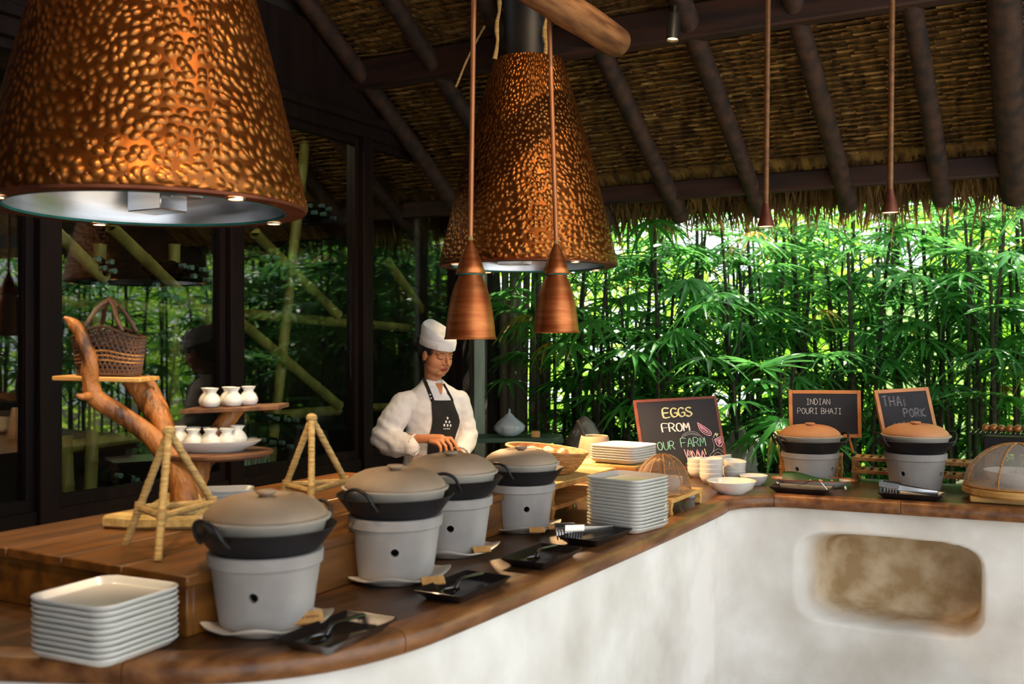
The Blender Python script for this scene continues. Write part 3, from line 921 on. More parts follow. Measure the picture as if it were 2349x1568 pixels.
# low leaves at the foot of the hedge
for k in range(14):
    px = 1330 + k * 75 + random.uniform(-20, 20)
    X, Y = cw((px - 1174.5) / F * 6.0, 6.0)
    Y = max(Y, 5.5)
    t = thing('lily_clump', 'low clump of strap leaves at the foot of the hedge, %s from the left' % ORD[k], 'plant', (X, Y, 0), 0, 'strap-leaf plants under the palms')
    for j in range(11):
        a = random.uniform(0, 2 * PI); ln = random.uniform(.5, .85)
        vs, fs = [], []
        for q in range(6):
            u = q / 5
            c = Vector((math.cos(a) * ln * u * .75, math.sin(a) * ln * u * .75, 0.35 + ln * (u * 1.0 - .75 * u * u)))
            if q == 0: c.z = 0
            s_ = Vector((-math.sin(a), math.cos(a), 0)) * 0.02 * (1 - u * .9)
            vs += [c - s_, c + s_]
        for q in range(5):
            fs.append((q * 2, q * 2 + 1, q * 2 + 3, q * 2 + 2))
        MB().add(vs, fs).build('strap_leaf', M['leaf'], t)
# sunlit thicket far behind: leaves nobody could count
hd = MB()
for k in range(42000):
    X = random.uniform(-8.5, 7.5); Y = random.uniform(9.6, 12.2)
    z = random.uniform(0.0, 4.6)
    if noise.noise(Vector((X * .9, Y * .4, z * .9))) < -0.08 + (0.05 if z > 3.0 else 0): continue
    s = random.uniform(.06, .15)
    q = Euler((random.uniform(-1, 1), random.uniform(-1, 1), random.uniform(0, 6.3))).to_matrix().to_4x4()
    hd.add([(-s * .35, 0, 0), (0, -s, 0), (s * .35, 0, 0), (0, s, 0)], [(0, 1, 2, 3)], Matrix.Translation((X, Y, z)) @ q)
tag(hd.build('thicket', M['hedge'], smooth=0), 'bright sunlit thicket of small leaves far behind the palms', 'foliage', kind='stuff')
ww = MB().box((1.0, 13.6, 1.2), (9, 0.2, 2.4)).build('wall_garden', M['white_wall'])
tag(ww, kind='structure')
# boulders left of the egg board
def boulder(c, r, seed, label):
    m = MB().ball((0, 0, 0), 1.0, 20, 14)
    vs = []
    for v in m.v:
        v = Vector(v); k = 1 + .28 * noise.noise(v * 1.4 + Vector((seed, 0, 0))) + .1 * noise.noise(v * 4 + Vector((seed, 3, 0)))
        vs.append((v.x * r[0] * k, v.y * r[1] * k, v.z * r[2] * k))
    m.v = vs
    tag(m.build('boulder', M['rock'], loc=c), label, 'rock')
q = PD(1345, 940, 6.6); boulder((q.x, q.y, 0.46), (0.27, 0.22, 0.50), 1, 'tall grey garden boulder left of the egg chalkboard')
q = PD(1690, 960, 6.5); boulder((q.x, q.y, 0.44), (0.18, 0.18, 0.48), 7, 'grey mossy garden boulder right of the egg chalkboard')
# ================================================================== things on the counter
random.seed(21)
M.update(
    ceramic=pm('white_ceramic', '#d2d0c9', '#dddbd5', 3, rough=0.22, coat=0.3),
    stove=pm('grey_fireclay', '#8b8581', '#a39d98', 7, rough=0.85, bump=0.10, bscale=60, bdist=0.002),
    claybowl=pm('pale_clay', '#a0978a', '#b2a99c', 6, rough=0.6, bump=0.05, bscale=60, bdist=0.001),
    claylid=pm('tan_clay', '#8a7661', '#a08b76', 5, rough=0.6, bump=0.05, bscale=70, bdist=0.001),
    claylid2=pm('orange_clay', '#b0774c', '#c28a5e', 5, rough=0.6),
    iron=pm('black_iron', '#131215', '#232124', 8, rough=0.42, rough2=0.6, metal=0.2),
    slate=pm('black_ceramic', '#151416', '#1f1d1f', 5, rough=0.28, coat=0.2),
    saucer=pm('cream_ceramic', '#cbbfae', '#ded4c6', 4, rough=0.3, coat=0.2),
    tagwood=pm('tag_wood', '#b47f42', '#cf9d5e', 5, (8, 2, 2), rough=0.6),
    ink=pm('burnt_ink', '#4a2c14', '#5a3820', 8, rough=0.8),
    drift=pm('driftwood', '#3a1e0c', '#a0642c', 7, (2.2, 2.2, 0.9), rough=0.42, bump=0.7, bscale=30, bdist=0.010, lo=0.36, hi=0.52, detail=7),
    shelfwood=pm('shelf_wood', '#4d2e1c', '#7a5232', 5, (6, 1, 4), rough=0.6, bump=0.2, bdist=0.003),
    palewood=pm('pale_wood', '#b8843e', '#d9ac68', 5, (1, 6, 6), rough=0.55),
    stand=pm('stand_wood', '#8a5a28', '#b98445', 4, (6, 2, 6), rough=0.55),
    mat=pm('straw_mat', '#a98a4a', '#cfb274', 40, (1, 8, 1), rough=0.9, bump=0.4, bscale=50, bdist=0.002),
    wicker=pm('dark_wicker', '#2e1a10', '#5a3a22', 12, rough=0.55),
    rattan=pm('rattan', '#8a5524', '#c08a4a', 40, (1, 1, 6), rough=0.6, bump=0.5, bscale=80, bdist=0.002),
    egg=pm('brown_egg', '#c98a5a', '#d89c6c', 5, rough=0.45),
    slatebd=pm('chalkboard_slate', '#191a20', '#26272e', 3, rough=0.85),
    redframe=pm('red_frame', '#5c2b1c', '#7a3d2a', 4, (1, 4, 4), rough=0.6),
    yframe=pm('amber_frame', '#a8601c', '#c97d2e', 4, (1, 4, 4), rough=0.5),
    oframe=pm('orange_frame', '#9c6238', '#bd7e4c', 4, (1, 4, 4), rough=0.55),
    ch_white=pm('chalk_white', '#d8d6d4', '#e8e6e2', 40, rough=0.95),
    ch_yel=pm('chalk_yellow', '#d2cf9a', '#e0dcae', 40, rough=0.95),
    ch_grn=pm('chalk_green', '#6fae9c', '#8cc4b2', 40, rough=0.95),
    ch_pink=pm('chalk_pink', '#d29ab4', '#e0b0c6', 40, rough=0.95),
    ch_grey=pm('chalk_grey', '#85868e', '#a2a3aa', 40, rough=0.95),
    gauze_br=gauze('brown_gauze', '#8a6a50', 0.5),
    gauze_wh=gauze('white_gauze', '#b0aaa6', 0.42),
    banana=pm('banana_leaf', '#123a18', '#2a5c26', 3, (1, 12, 1), rough=0.35, trans=0.15),
    enamel_red=pm('red_enamel', '#c84a1c', '#d8562a', 4, rough=0.25, coat=0.4),
    glaze=pm('glazed_meat', '#5a2e0c', '#9a5a1c', 9, rough=0.2, coat=0.5),
    bag=pm('thin_plastic', '#aebcc6', '#d2dade', 6, rough=0.25, trans=0.35, bump=0.5, bscale=10, bdist=0.02),
    greenpaint=pm('green_paint', '#27402f', '#34523c', 4, rough=0.5),
    brass=pm('brass', '#a8782c', '#c89a48', 4, rough=0.2, metal=1.0),
    darksteel=pm('dark_steel', '#5c5c5e', '#77777a', 4, rough=0.22, metal=1.0),
    noodle=pm('salad', '#c7c79a', '#e0dcc0', 14, rough=0.6),
    chili=pm('red_garnish', '#a83a3a', '#c04c48', 9, rough=0.5),
)

def rrect(w_, h_, r, z, n=4):
    out = []
    for cx_, cy_, a0 in ((w_/2 - r, h_/2 - r, 0), (-w_/2 + r, h_/2 - r, 90), (-w_/2 + r, -h_/2 + r, 180), (w_/2 - r, -h_/2 + r, 270)):
        for k in range(n + 1):
            a = R(a0 + 90 * k / n)
            out.append((cx_ + r * math.cos(a), cy_ + r * math.sin(a), z))
    return out

# ---- square plates in stacks
def plate_mesh(side, ratio=1.0):
    s, q = side, side * ratio
    rg = [rrect(s * .72, q * .72, .018, 0), rrect(s * .74, q * .74, .02, 0.0), rrect(s * .88, q * .88, .03, 0.006), rrect(s * .975, q * .975, .034, 0.017), rrect(s, q, .036, 0.0205),
          rrect(s * .995, q * .995, .036, 0.0225), rrect(s * .97, q * .97, .034, 0.0215), rrect(s * .87, q * .87, .028, 0.0105), rrect(s * .80, q * .80, .024, 0.0078)]
    return MB().rings(rg).mesh('square_plate', M['ceramic'], smooth=50)
PLATE = plate_mesh(0.216)
PLATE_R = plate_mesh(0.19, 0.62)
def stack(me, loc, rz, n, step, lab_top, lab_rest, group):
    for k in range(n):
        o = put('square_plate', me, None, (loc[0] + random.uniform(-.0012, .0012), loc[1] + random.uniform(-.0012, .0012), loc[2] + k * step), rz + random.uniform(-.012, .012))
        tag(o, lab_top if k == n - 1 else lab_rest % ORD[n - 1 - k], 'plate', group)
X, Y = cw(-0.812, 2.03)
stack(PLATE, (X, Y, CT + .0005), R(4), 10, 0.0112, 'topmost square white plate of the near stack beside the bench end', 'square white plate, %s from the top of the near stack beside the bench end', 'near plate stack')
X, Y = cw(0.385, 3.37)
stack(PLATE, (X, Y, CT + .0005), R(-10), 15, 0.0110, 'topmost square white plate of the tall stack beside the gauze dome stand', 'square white plate, %s from the top of the tall stack beside the gauze dome', 'tall plate stack')

# ---- clay stove, wok and covered pot
def stove_mesh(hs):
    prof = [(0.0, 0.0), (0.094, 0.0), (0.099, 0.004), (0.1165, 0.128 * hs), (0.1175, 0.130 * hs), (0.123, 0.133 * hs), (0.1245, 0.156 * hs), (0.122, 0.159 * hs), (0.108, 0.159 * hs), (0.098, 0.10 * hs), (0.08, 0.02), (0.0, 0.02)]
    body = MB().lathe(prof, 48).mesh('fire_pot', M['stove'], smooth=40, weld=True)
    ob = bpy.data.objects.new('tmp', body); COL.objects.link(ob)
    cut = MB()
    for k in range(4):
        cut.lathe([(0.0, 0.05), (0.0105, 0.05), (0.0105, 0.16), (0.0, 0.16)], 16, M=Matrix.Rotation(k * PI / 2, 4, 'Z') @ Matrix.Translation((0, 0, 0.078 * hs)) @ Matrix.Rotation(PI / 2, 4, 'Y'))
    co = bpy.data.objects.new('tmpc', cut.mesh('cut', None, weld=True)); COL.objects.link(co)
    md = ob.modifiers.new('b', 'BOOLEAN'); md.operation = 'DIFFERENCE'; md.object = co; md.solver = 'EXACT'
    dg = bpy.context.evaluated_depsgraph_get()
    me = bpy.data.meshes.new_from_object(ob.evaluated_get(dg), depsgraph=dg)
    bpy.data.objects.remove(ob); bpy.data.objects.remove(co)
    for p in me.polygons: p.use_smooth = True
    me.set_sharp_from_angle(angle=R(38))
    me.materials.clear(); me.materials.append(M['stove'])
    return me
STOVE = {1.0: stove_mesh(1.0), 0.84: stove_mesh(0.84)}
WOK = MB().lathe([(0.0, 0.0), (0.06, 0.004), (0.098, 0.018), (0.124, 0.046), (0.152, 0.084), (0.1545, 0.085), (0.153, 0.087), (0.122, 0.049), (0.096, 0.023), (0.06, 0.009), (0.0, 0.005)], 48).mesh('pan', M['iron'], smooth=50)
hp = catmull([(0.136, -0.045, 0.062), (0.151, -0.042, 0.080), (0.163, -0.031, 0.106), (0.168, 0.0, 0.117), (0.163, 0.031, 0.106), (0.151, 0.042, 0.080), (0.136, 0.045, 0.062)], 4)
HAND = MB().tube(hp, 0.0048, 8).mesh('handle', M['iron'])
POTB = MB().lathe([(0.0, 0.0), (0.078, 0.0), (0.094, 0.006), (0.112, 0.024), (0.126, 0.054), (0.130, 0.070), (0.1385, 0.075), (0.1405, 0.081), (0.1375, 0.083), (0.130, 0.081), (0.124, 0.06), (0.09, 0.01), (0.0, 0.008)], 48).mesh('pot_bowl', M['claybowl'], smooth=50)
def lid_mesh(mat):
    return MB().lathe([(0.129, 0.078), (0.1325, 0.083), (0.131, 0.089), (0.123, 0.100), (0.108, 0.112), (0.084, 0.1225), (0.062, 0.127), (0.054, 0.127), (0.047, 0.1235), (0.030, 0.121), (0.0, 0.121)], 48).mesh('lid', mat, smooth=50)
LID, LID2 = lid_mesh(M['claylid']), lid_mesh(M['claylid2'])
def knob_mesh(mat):
    return MB().lathe([(0.012, 0.121), (0.014, 0.1255), (0.021, 0.1295), (0.0225, 0.1335), (0.020, 0.137), (0.0, 0.138)], 24).mesh('knob', mat, smooth=60)
KNOB, KNOB2 = knob_mesh(M['claylid']), knob_mesh(M['claylid2'])

# saucers with turned-up corners
def saucer_mesh():
    rg = []
    n = 64
    for u, z0 in ((.66, 0.0), (.70, 0.0), (.74, .006), (.86, .010), (1.0, .014), (1.005, .017), (.98, .018), (.85, .0145), (.72, .011), (.5, .010), (.02, .010)):
        ring = []
        for j in range(n):
            a = 2 * PI * j / n
            e = (abs(math.cos(a)) ** 3.2 + abs(math.sin(a)) ** 3.2) ** (-1 / 3.2)
            cf = max(0.0, (e - 1.0) / 0.241)
            r = 0.128 * e * u
            ring.append((r * math.cos(a), r * math.sin(a), z0 + 0.040 * cf ** 1.6 * max(0, (u - .55) / .45) ** 2))
        rg.append(ring)
    return MB().rings(rg).mesh('saucer_plate', M['saucer'], smooth=60)
SAUCER = saucer_mesh()

def pot_set(px, d, holes, hang, hs=1.0, sc_=1.0, lid=0, saucer=True, where='', zb=None):
    X, Y = cw((px - 1174.5) / F * d, d)
    z = CT if zb is None else zb
    if saucer:
        o = put('corner_plate', SAUCER, None, (X, Y, z + .0003), YAW + PI / 4 + random.uniform(-.1, .1)); o.scale = (sc_,) * 3
        tag(o, 'cream plate with turned-up corners under the ' + where, 'plate', 'cream corner plates')
        z += 0.0105 * sc_
    t = thing('clay_stove', 'grey clay charcoal stove with round vents, ' + where, 'stove', (X, Y, z), holes, 'grey clay stoves'); t.scale = (sc_,) * 3
    put('fire_pot', STOVE[hs], t)
    zt = z + (0.159 * hs - 0.033) * sc_
    wk = thing('wok', 'black iron wok resting on the ' + where, 'wok', (X, Y, zt), hang, 'black iron woks'); wk.scale = (sc_,) * 3
    put('pan', WOK, wk)
    put('handle', HAND, wk); put('handle', HAND, wk, None, PI)
    zc = zt + 0.0245 * sc_
    cp = thing('clay_pot', 'covered oval-topped clay pot on the ' + where, 'pot', (X, Y, zc), random.uniform(0, 6), 'covered clay pots'); cp.scale = (sc_,) * 3
    put('pot_bowl', POTB, cp)
    l = put('lid', LID2 if lid else LID, cp)
    put('knob', KNOB2 if lid else KNOB, l)
    return X, Y
camdir = lambda: YAW - PI / 2
pot_set(610, 2.21, camdir(), YAW + PI + 0.95, where='nearest stove, beside the near plate stack')
pot_set(907, 2.66, camdir() + 0.10, YAW + PI + 1.05, where='second stove along the near counter')
pot_set(1034, 2.99, camdir() + 0.05, YAW + PI + 1.5, where='third stove along the near counter')
pot_set(1195, 3.36, camdir() + 0.18, YAW + PI + 1.05, 1.0, 0.92, where='fourth stove, in front of the egg basket')
pot_set(1858, 4.50, camdir() + 0.75, YAW + 0.1, 0.84, 1.0, 1, False, where='stove before the puri chalkboard')
pot_set(2100, 4.24, camdir() + 0.72, YAW + 0.1, 1.0, 1.0, 1, False, where='stove before the pork chalkboard')

# wooden name tags
def name_tag(px, py, z, rz, label, text=None, sz=1.0):
    q = P(px, py, z)
    t = thing('name_tag', label, 'sign', q, rz, 'wooden name tags'); t.scale = (sz,) * 3
    T = Matrix.Translation((0, 0, 0.018)) @ Matrix.Rotation(R(38), 4, 'X')
    MB().box((0, 0, 0), (0.074, 0.030, 0.008), M=T).build('face_board', M['tagwood'], t, bevel=0.001)
    MB().box((0, 0.006, 0.006), (0.034, 0.016, 0.012)).build('foot', M['ink'], t)
    if text:
        cu = bpy.data.curves.new('lettering', 'FONT'); cu.body = text; cu.size = 0.0105; cu.align_x = 'CENTER'; cu.align_y = 'CENTER'; cu.extrude = 0.0002
        ob = bpy.data.objects.new('tmp', cu); COL.objects.link(ob)
        dg = bpy.context.evaluated_depsgraph_get()
        me = bpy.data.meshes.new_from_object(ob.evaluated_get(dg), depsgraph=dg)
        bpy.data.objects.remove(ob)
        me.transform(T @ Matrix.Translation((0, 0, 0.0044)))
        me.materials.clear(); me.materials.append(M['ink'])
        put('lettering', me, t)
name_tag(702, 1436, .912, YAW + R(24), 'pale wooden name tag leaning by the nearest stove, lettered in brown', 'Fried potato')
name_tag(993, 1345, .912, YAW + R(22), 'brown wooden name tag in front of the second stove', None, .82)
name_tag(1105, 1270, .912, YAW + R(25), 'brown wooden name tag in front of the third stove', None, .72)
name_tag(1232, 1224, .912, YAW + R(8), 'brown wooden name tag in front of the fourth stove', None, .68)
name_tag(1268, 1215, .912, YAW + R(40), 'small brown wooden tag beside the tag of the fourth stove', None, .5)
name_tag(2105, 1130, .90, YAW - R(12), 'reddish wooden name tag below the pork chalkboard stove')

# black serving trays
def tray_mesh(L, W):
    rg = [rrect(L * .78, W * .70, .006, 0), rrect(L * .80, W * .72, .008, 0), rrect(L * .82, W * .76, .008, 0.004), rrect(L * .985, W * .98, .006, 0.021), rrect(L, W, .005, 0.0235), rrect(L * .99, W * .985, .005, 0.0245),
          rrect(L * .96, W * .94, .005, 0.0225), rrect(L * .83, W * .76, .006, 0.0085), rrect(L * .80, W * .72, .006, 0.0075)]
    return MB().rings(rg).mesh('serving_tray', M['slate'], smooth=35)
TRAY = tray_mesh(0.245, 0.138)
def tray(c, rz, label, s=1.0):
    o = put('serving_tray', TRAY, None, (c[0], c[1], CT + .0004), rz)
    o.scale = (s,) * 3
    return tag(o, label, 'tray', 'black serving trays')
def tray_px(cs, label, s=1.0):
    q = [P(x, y, .923) for x, y in cs]          # left, front, right, back rim corners
    c = (q[0] + q[1] + q[2] + q[3]) / 4
    e = (q[2] - q[1]) + (q[3] - q[0])
    return c, math.atan2(e.y, e.x), tray(c, math.atan2(e.y, e.x), label, s)
trays = []
for cs, lb in [([(628, 1468), (738, 1490), (918, 1412), (800, 1399)], 'black tray with serving spoon in front of the nearest stove'),
               ([(945, 1355), (1045, 1375), (1171, 1318), (1085, 1306)], 'black tray with serving spoon in front of the second stove'),
               ([(1151, 1280), (1240, 1296), (1328, 1256), (1253, 1244)], 'black tray with serving spoon in front of the third stove'),
               ([(1275, 1232), (1359, 1246), (1446, 1210), (1384, 1202)], 'black tray holding greenish salad tongs before the tall plate stack')]:
    trays.append(tray_px(cs, lb))
# serving spoons
def spoon_meshes():
    hd = MB().tube(catmull([(-0.045, 0, 0.012), (-0.03, 0, 0.024), (-0.012, 0, 0.0285), (0.03, 0, 0.025), (0.08, 0, 0.0195), (0.10, 0, 0.0185)], 5), interp([.004, .004, .0045, .0065, .0085, .007], 5), 10, flat=0.55, up=(0, 0, 1))
    vs, fs = [], []
    n, m = 20, 6
    for i in range(m + 1):
        u = i / m
        for j in range(n):
            a = 2 * PI * j / n
            vs.append((-0.072 + 0.034 * u * math.cos(a), 0.021 * u * math.sin(a), 0.0125 - 0.0115 * (1 - u * u)))
    for i in range(m):
        for j in range(n):
            k = (j + 1) % n
            fs.append((i * n + j, i * n + k, (i + 1) * n + k, (i + 1) * n + j))
    top = [(x, y, z + .0012) for x, y, z in vs]
    b = MB().add(vs, [tuple(reversed(f)) for f in fs]); b.add(top, fs)
    b.f += [(m * n + j, m * n + (j + 1) % n, len(vs) + m * n + (j + 1) % n, len(vs) + m * n + j) for j in range(n)]
    return hd.mesh('spoon_handle', M['darksteel'], smooth=60), b.mesh('spoon_bowl', M['darksteel'], smooth=60)
SP_H, SP_B = spoon_meshes()
for (c, a, t), w_ in zip(trays[:3], ('nearest', 'second', 'third')):
    s = thing('serving_spoon', 'dark steel serving spoon lying in the tray of the %s stove' % w_, 'spoon', (c.x, c.y, CT + .0088), a + R(4), 'serving spoons')
    put('spoon_handle', SP_H, s); put('spoon_bowl', SP_B, s)
# comb tongs
def tongs(loc, rz, label, tilt=0.0, mat=None, L=0.17):
    t = thing('salad_tongs', label, 'tongs', loc, rz, 'salad tongs'); t.scale = (1.15, 1.15, 1.45)
    mat = mat or M['cutlery']
    for s in (-1, 1):
        arm = MB()
        pts = [Vector((L * .5, s * .003, .012)), Vector((L * .2, s * .011, .016)), Vector((-L * .15, s * .018, .022)), Vector((-L * .24, s * .020, .024))]
        rg = []
        for p in catmull(pts, 4):
            rg.append([(p.x, p.y - .002, p.z - .007), (p.x, p.y + .002, p.z - .007), (p.x, p.y + .002, p.z + .007), (p.x, p.y - .002, p.z + .007)])
        arm.rings(rg)
        a_ = arm.build('arm', mat, t, bevel=0)
        hd = MB()
        for k in range(7):
            x0 = -L * .24 - .0095 * k
            hd.box((x0, s * .020, .026 + .0007 * k), (.0098, .004, .014))
            hd.add([(x0 - .003, s * .018, .021), (x0 + .003, s * .018, .021), (x0 + .003, s * .022, .021), (x0 - .003, s * .022, .021), (x0 - .0012, s * .014, .0015), (x0 + .0012, s * .014, .0015), (x0 + .0012, s * .016, .0015), (x0 - .0012, s * .016, .0015)],
                   [(0, 1, 2, 3), (7, 6, 5, 4), (0, 4, 5, 1), (1, 5, 6, 2), (2, 6, 7, 3), (3, 7, 4, 0)])
        hd.build('comb', mat, a_, smooth=30)
    return t
c, a, _ = trays[3]
tongs((c.x - .02, c.y - .01, CT + .009), a - R(20), 'steel comb tongs lying in the tray before the tall plate stack')

# far trays
q = P(1836, 1128, .905); tray((q.x, q.y + .03), R(2), 'black tray with a curved spoon in front of the red-rimmed plate')
sp = thing('sauce_ladle', 'steel spoon bridging the black tray before the red-rimmed plate', 'spoon', (q.x, q.y + .03, CT + .009), R(4), 'far serving cutlery')
MB().tube(catmull([(-.035, 0, .003), (0, 0, .025), (.045, 0, .042), (.075, 0, .036), (.10, 0, .008)], 5), interp([.0025, .003, .0035, .003, .0028], 5), 8, flat=.6).build('handle', M['cutlery'], sp)
MB().ball((0, 0, 0), (.012, .020, .005), 14, 8, M=Matrix.Translation((-.098, 0, .026)) @ Matrix.Rotation(R(55), 4, 'Y')).build('spoon_bowl', M['cutlery'], sp)
q = P(2088, 1142, .905); tray((q.x, q.y + .03), R(2), 'black tray with steel tongs in front of the pork stove')
tongs((q.x + .0, q.y + .03, CT + .009), R(0), 'steel comb tongs in the tray of the pork stove')
q = P(2330, 1150, .905); tray((q.x, q.y + .035), R(1), 'black tray with steel tongs at the right edge, before the gauze dome', 1.1)
tongs((q.x + .035, q.y + .035, CT + .010), R(-3), 'steel comb tongs in the rightmost tray')
# oval enamel plate with a banana leaf
q = P(1862, 1116, .90)
ep = thing('enamel_plate', 'oval white enamel plate with red rim holding a banana leaf', 'plate', (q.x, q.y + .015, CT + .0004), YAW - R(18))
prof = [(0.0, 0.0), (0.62, 0.0), (0.70, 0.004), (0.88, 0.024), (0.93, 0.0285)]
MB().lathe(prof + [(0.93, 0.030), (0.86, 0.027), (0.66, 0.008), (0.0, 0.007)], 48, sx=.172, sy=.088).build('dish', M['ceramic'], ep, smooth=60)
MB().lathe([(0.928, 0.0283), (1.0, 0.031), (1.0, 0.033), (0.93, 0.0305)], 48, sx=.172, sy=.088).build('rim', M['enamel_red'], ep, smooth=60)
# banana leaf: a curled sheet
vs, fs = [], []
for i in range(13):
    for j in range(7):
        u, v_ = i / 12, j / 6
        x = -.125 + .235 * u; y_ = -.045 + .10 * v_
        vs.append((x, y_, .018 + .040 * math.sin(PI * v_) ** 1.5 * (1 - .6 * u) + .006 * math.sin(u * 7)))
for i in range(12):
    for j in range(6):
        b = i * 7 + j
        fs.append((b, b + 7, b + 8, b + 1))
nl = len(vs)
lf = MB().add(vs + [(x, y_, z - .0015) for x, y_, z in vs], fs + [tuple(reversed([i + nl for i in f])) for f in fs])
tag(lf.build('banana_leaf', M['banana'], loc=(q.x, q.y + .015, CT + .001), rz=YAW - R(18), smooth=60), 'folded dark green banana leaf lying on the red-rimmed plate', 'leaf')
for k in range(5):
    a_ = random.uniform(0, 6)
    m = MB().ball((0, 0, 0), (.014, .008, .007), 10, 7)
    o = m.build('fried_bread', M['egg'], loc=(q.x + (-.10 + .045 * k) * math.cos(.2), q.y - .028 + .012 * k, CT + .0265), rz=a_)
    tag(o, 'small golden fried piece on the red-rimmed plate', 'food', 'fried pieces on the enamel plate')

# ---- rope tripods on the bench
def tripod(apex, feet, label, br=0.66, bare=False):
    apex = Vector(apex)
    o3 = Vector((apex.x, apex.y, BZ))
    t = thing('rope_tripod', label, 'tripod', o3, 0, 'rope-wrapped tripods')
    A = apex - o3
    br_pts = []
    rnd = random.Random(4)
    for k, f in enumerate(feet):
        f = Vector(f) - o3
        n = 34
        pts, rad = [], []
        for i in range(n + 1):
            u = i / n
            p = A.lerp(f, u)
            pts.append(p); rad.append(0.0088 + 0.0009 * (i % 2) + (0.0016 if abs(u - br) < .04 else 0) + rnd.uniform(-.0004, .0004))
        MB().tube(pts, rad, 9).build('leg', M['rope'], t)
        br_pts.append(A.lerp(f, br))
    for k in range(3):
        a_, b_ = br_pts[k], br_pts[(k + 1) % 3]
        n = 24
        MB().tube([a_.lerp(b_, i / n) for i in range(n + 1)], [0.0078 + 0.0008 * (i % 2) for i in range(n + 1)], 8).build('brace', M['rope'], t)
    MB().ball(A, (.016, .016, .013), 12, 8).build('lashing', M['rope'], t)
    for p in br_pts:
        MB().tube([p + Vector((0, 0, -.014)), p + Vector((0, 0, 0)), p + Vector((0, 0, .014))], [.0105, .0125, .0105], 9).build('lashing', M['rope'], t)
    return t
f0, f1, f2 = P(287, 1250, BZ), P(362, 1287, BZ), P(535, 1228, BZ)
tripod(PD(387, 988, 2.42), (f0, f1, f2), 'rope-wrapped tripod standing beside the branch stand', .67)
c0 = PD(715, 958, 2.80)
off = [f - PD(387, 988, 2.42) for f in (f0, f1, f2)]
feet = [Vector((c0.x + o_.x * 1.0, c0.y + o_.y * 1.0, BZ)) for o_ in off]
tripod(c0, feet, 'rope-wrapped tripod farther along the bench, behind the second stove', .67)

# ---- branch stand
DB = 2.72
st = thing('branch_stand', 'gnarled driftwood branch stand carrying three small shelves', 'stand', (0, 0, 0))
def limb(pts, rad, name='branch', n=6, amp=.006):
    pp = catmull([PD(*p) for p in pts], n)
    rr_ = interp(rad, n)
    m = MB().tube(pp, rr_, 14)
    vs = []
    for v in m.v:
        v = Vector(v)
        k = noise.noise(v * 22) * amp + noise.noise(v * 60) * amp * .4
        vs.append(tuple(v + Vector((k, k * .7, -k * .5))))
    m.v = vs
    return m.build(name, M['drift'], st, smooth=70)
limb([(425, 1168, 2.66), (418, 1110, 2.68), (405, 1070, 2.70), (375, 1030, 2.72), (330, 988, 2.72), (270, 945, 2.70), (218, 912, 2.68), (208, 880, 2.67), (205, 830, 2.66), (190, 775, 2.66), (172, 745, 2.66), (148, 728, 2.66)],
     [.040, .036, .034, .030, .026, .024, .024, .021, .020, .019, .016, .004])
limb([(425, 1160, 2.70), (412, 1080, 2.74), (385, 1010, 2.76), (360, 950, 2.78), (330, 905, 2.80), (300, 868, 2.80)], [.04, .036, .032, .031, .029, .024])
limb([(378, 985, 2.78), (362, 930, 2.84), (345, 890, 2.86), (330, 866, 2.86)], [.026, .024, .021, .016])
limb([(425, 1165, 2.70), (440, 1105, 2.72), (455, 1060, 2.75), (478, 1040, 2.77)], [.042, .040, .036, .030])
limb([(470, 1040, 2.80), (505, 985, 2.84), (530, 950, 2.86), (548, 932, 2.86)], [.026, .026, .023, .018])
limb([(212, 905, 2.67), (190, 910, 2.63), (178, 906, 2.62)], [.012, .009, .004], 'stub')
bs = PD(330, 1222, 2.58); bs.z = BZ
# foot: wedge of split trunk
vs = []
ft = MB().prism([(-.155, -.05), (-.06, -.075), (.08, -.07), (.16, -.02), (.14, .07), (.0, .10), (-.10, .06)], 0, .035)
ft.add([(-.08, -.05, .03), (.10, -.05, .03), (.13, .05, .03), (-.04, .07, .03), (0.03, -.02, .10), (.09, -.01, .10), (.09, .04, .10), (.03, .04, .10)],
       [(3, 2, 1, 0), (4, 5, 6, 7), (0, 1, 5, 4), (1, 2, 6, 5), (2, 3, 7, 6), (3, 0, 4, 7)])
fc = PD(380, 1200, 2.70)
ft.build('foot_slab', M['mat'], st, loc=(fc.x, fc.y, BZ + .0005), rz=YAW, bevel=.008)
# shelves
def shelf_pt(px, py, d):
    return PD(px, py, d)
s1 = PD(246, 862, 2.76)
MB().box((0, 0, -.006), (.234, .15, .012)).build('shelf', M['palewood'], st, loc=s1, rz=YAW, bevel=.002).rotation_euler = (0, R(1.2), YAW)
s2 = PD(541, 931, 2.84)
o = MB().box((0, 0, -.006), (.268, .14, .012)).build('shelf', M['shelfwood'], st, loc=s2, rz=YAW, bevel=.002); o.rotation_euler = (0, R(-2.6), YAW)
s3 = PD(498, 1034, 2.78)
m = MB().lathe([(0, -.014), (.140, -.014), (.149, -.008), (.150, -.001), (.146, 0), (0, 0)], 40)
m.v = [(x * (1 + .03 * noise.noise(Vector((x * 9, y_ * 9, 0)))), y_ * (1 + .03 * noise.noise(Vector((x * 9, y_ * 9, 4)))), z) for x, y_, z in m.v]
m.build('shelf', M['shelfwood'], st, loc=s3, smooth=40)
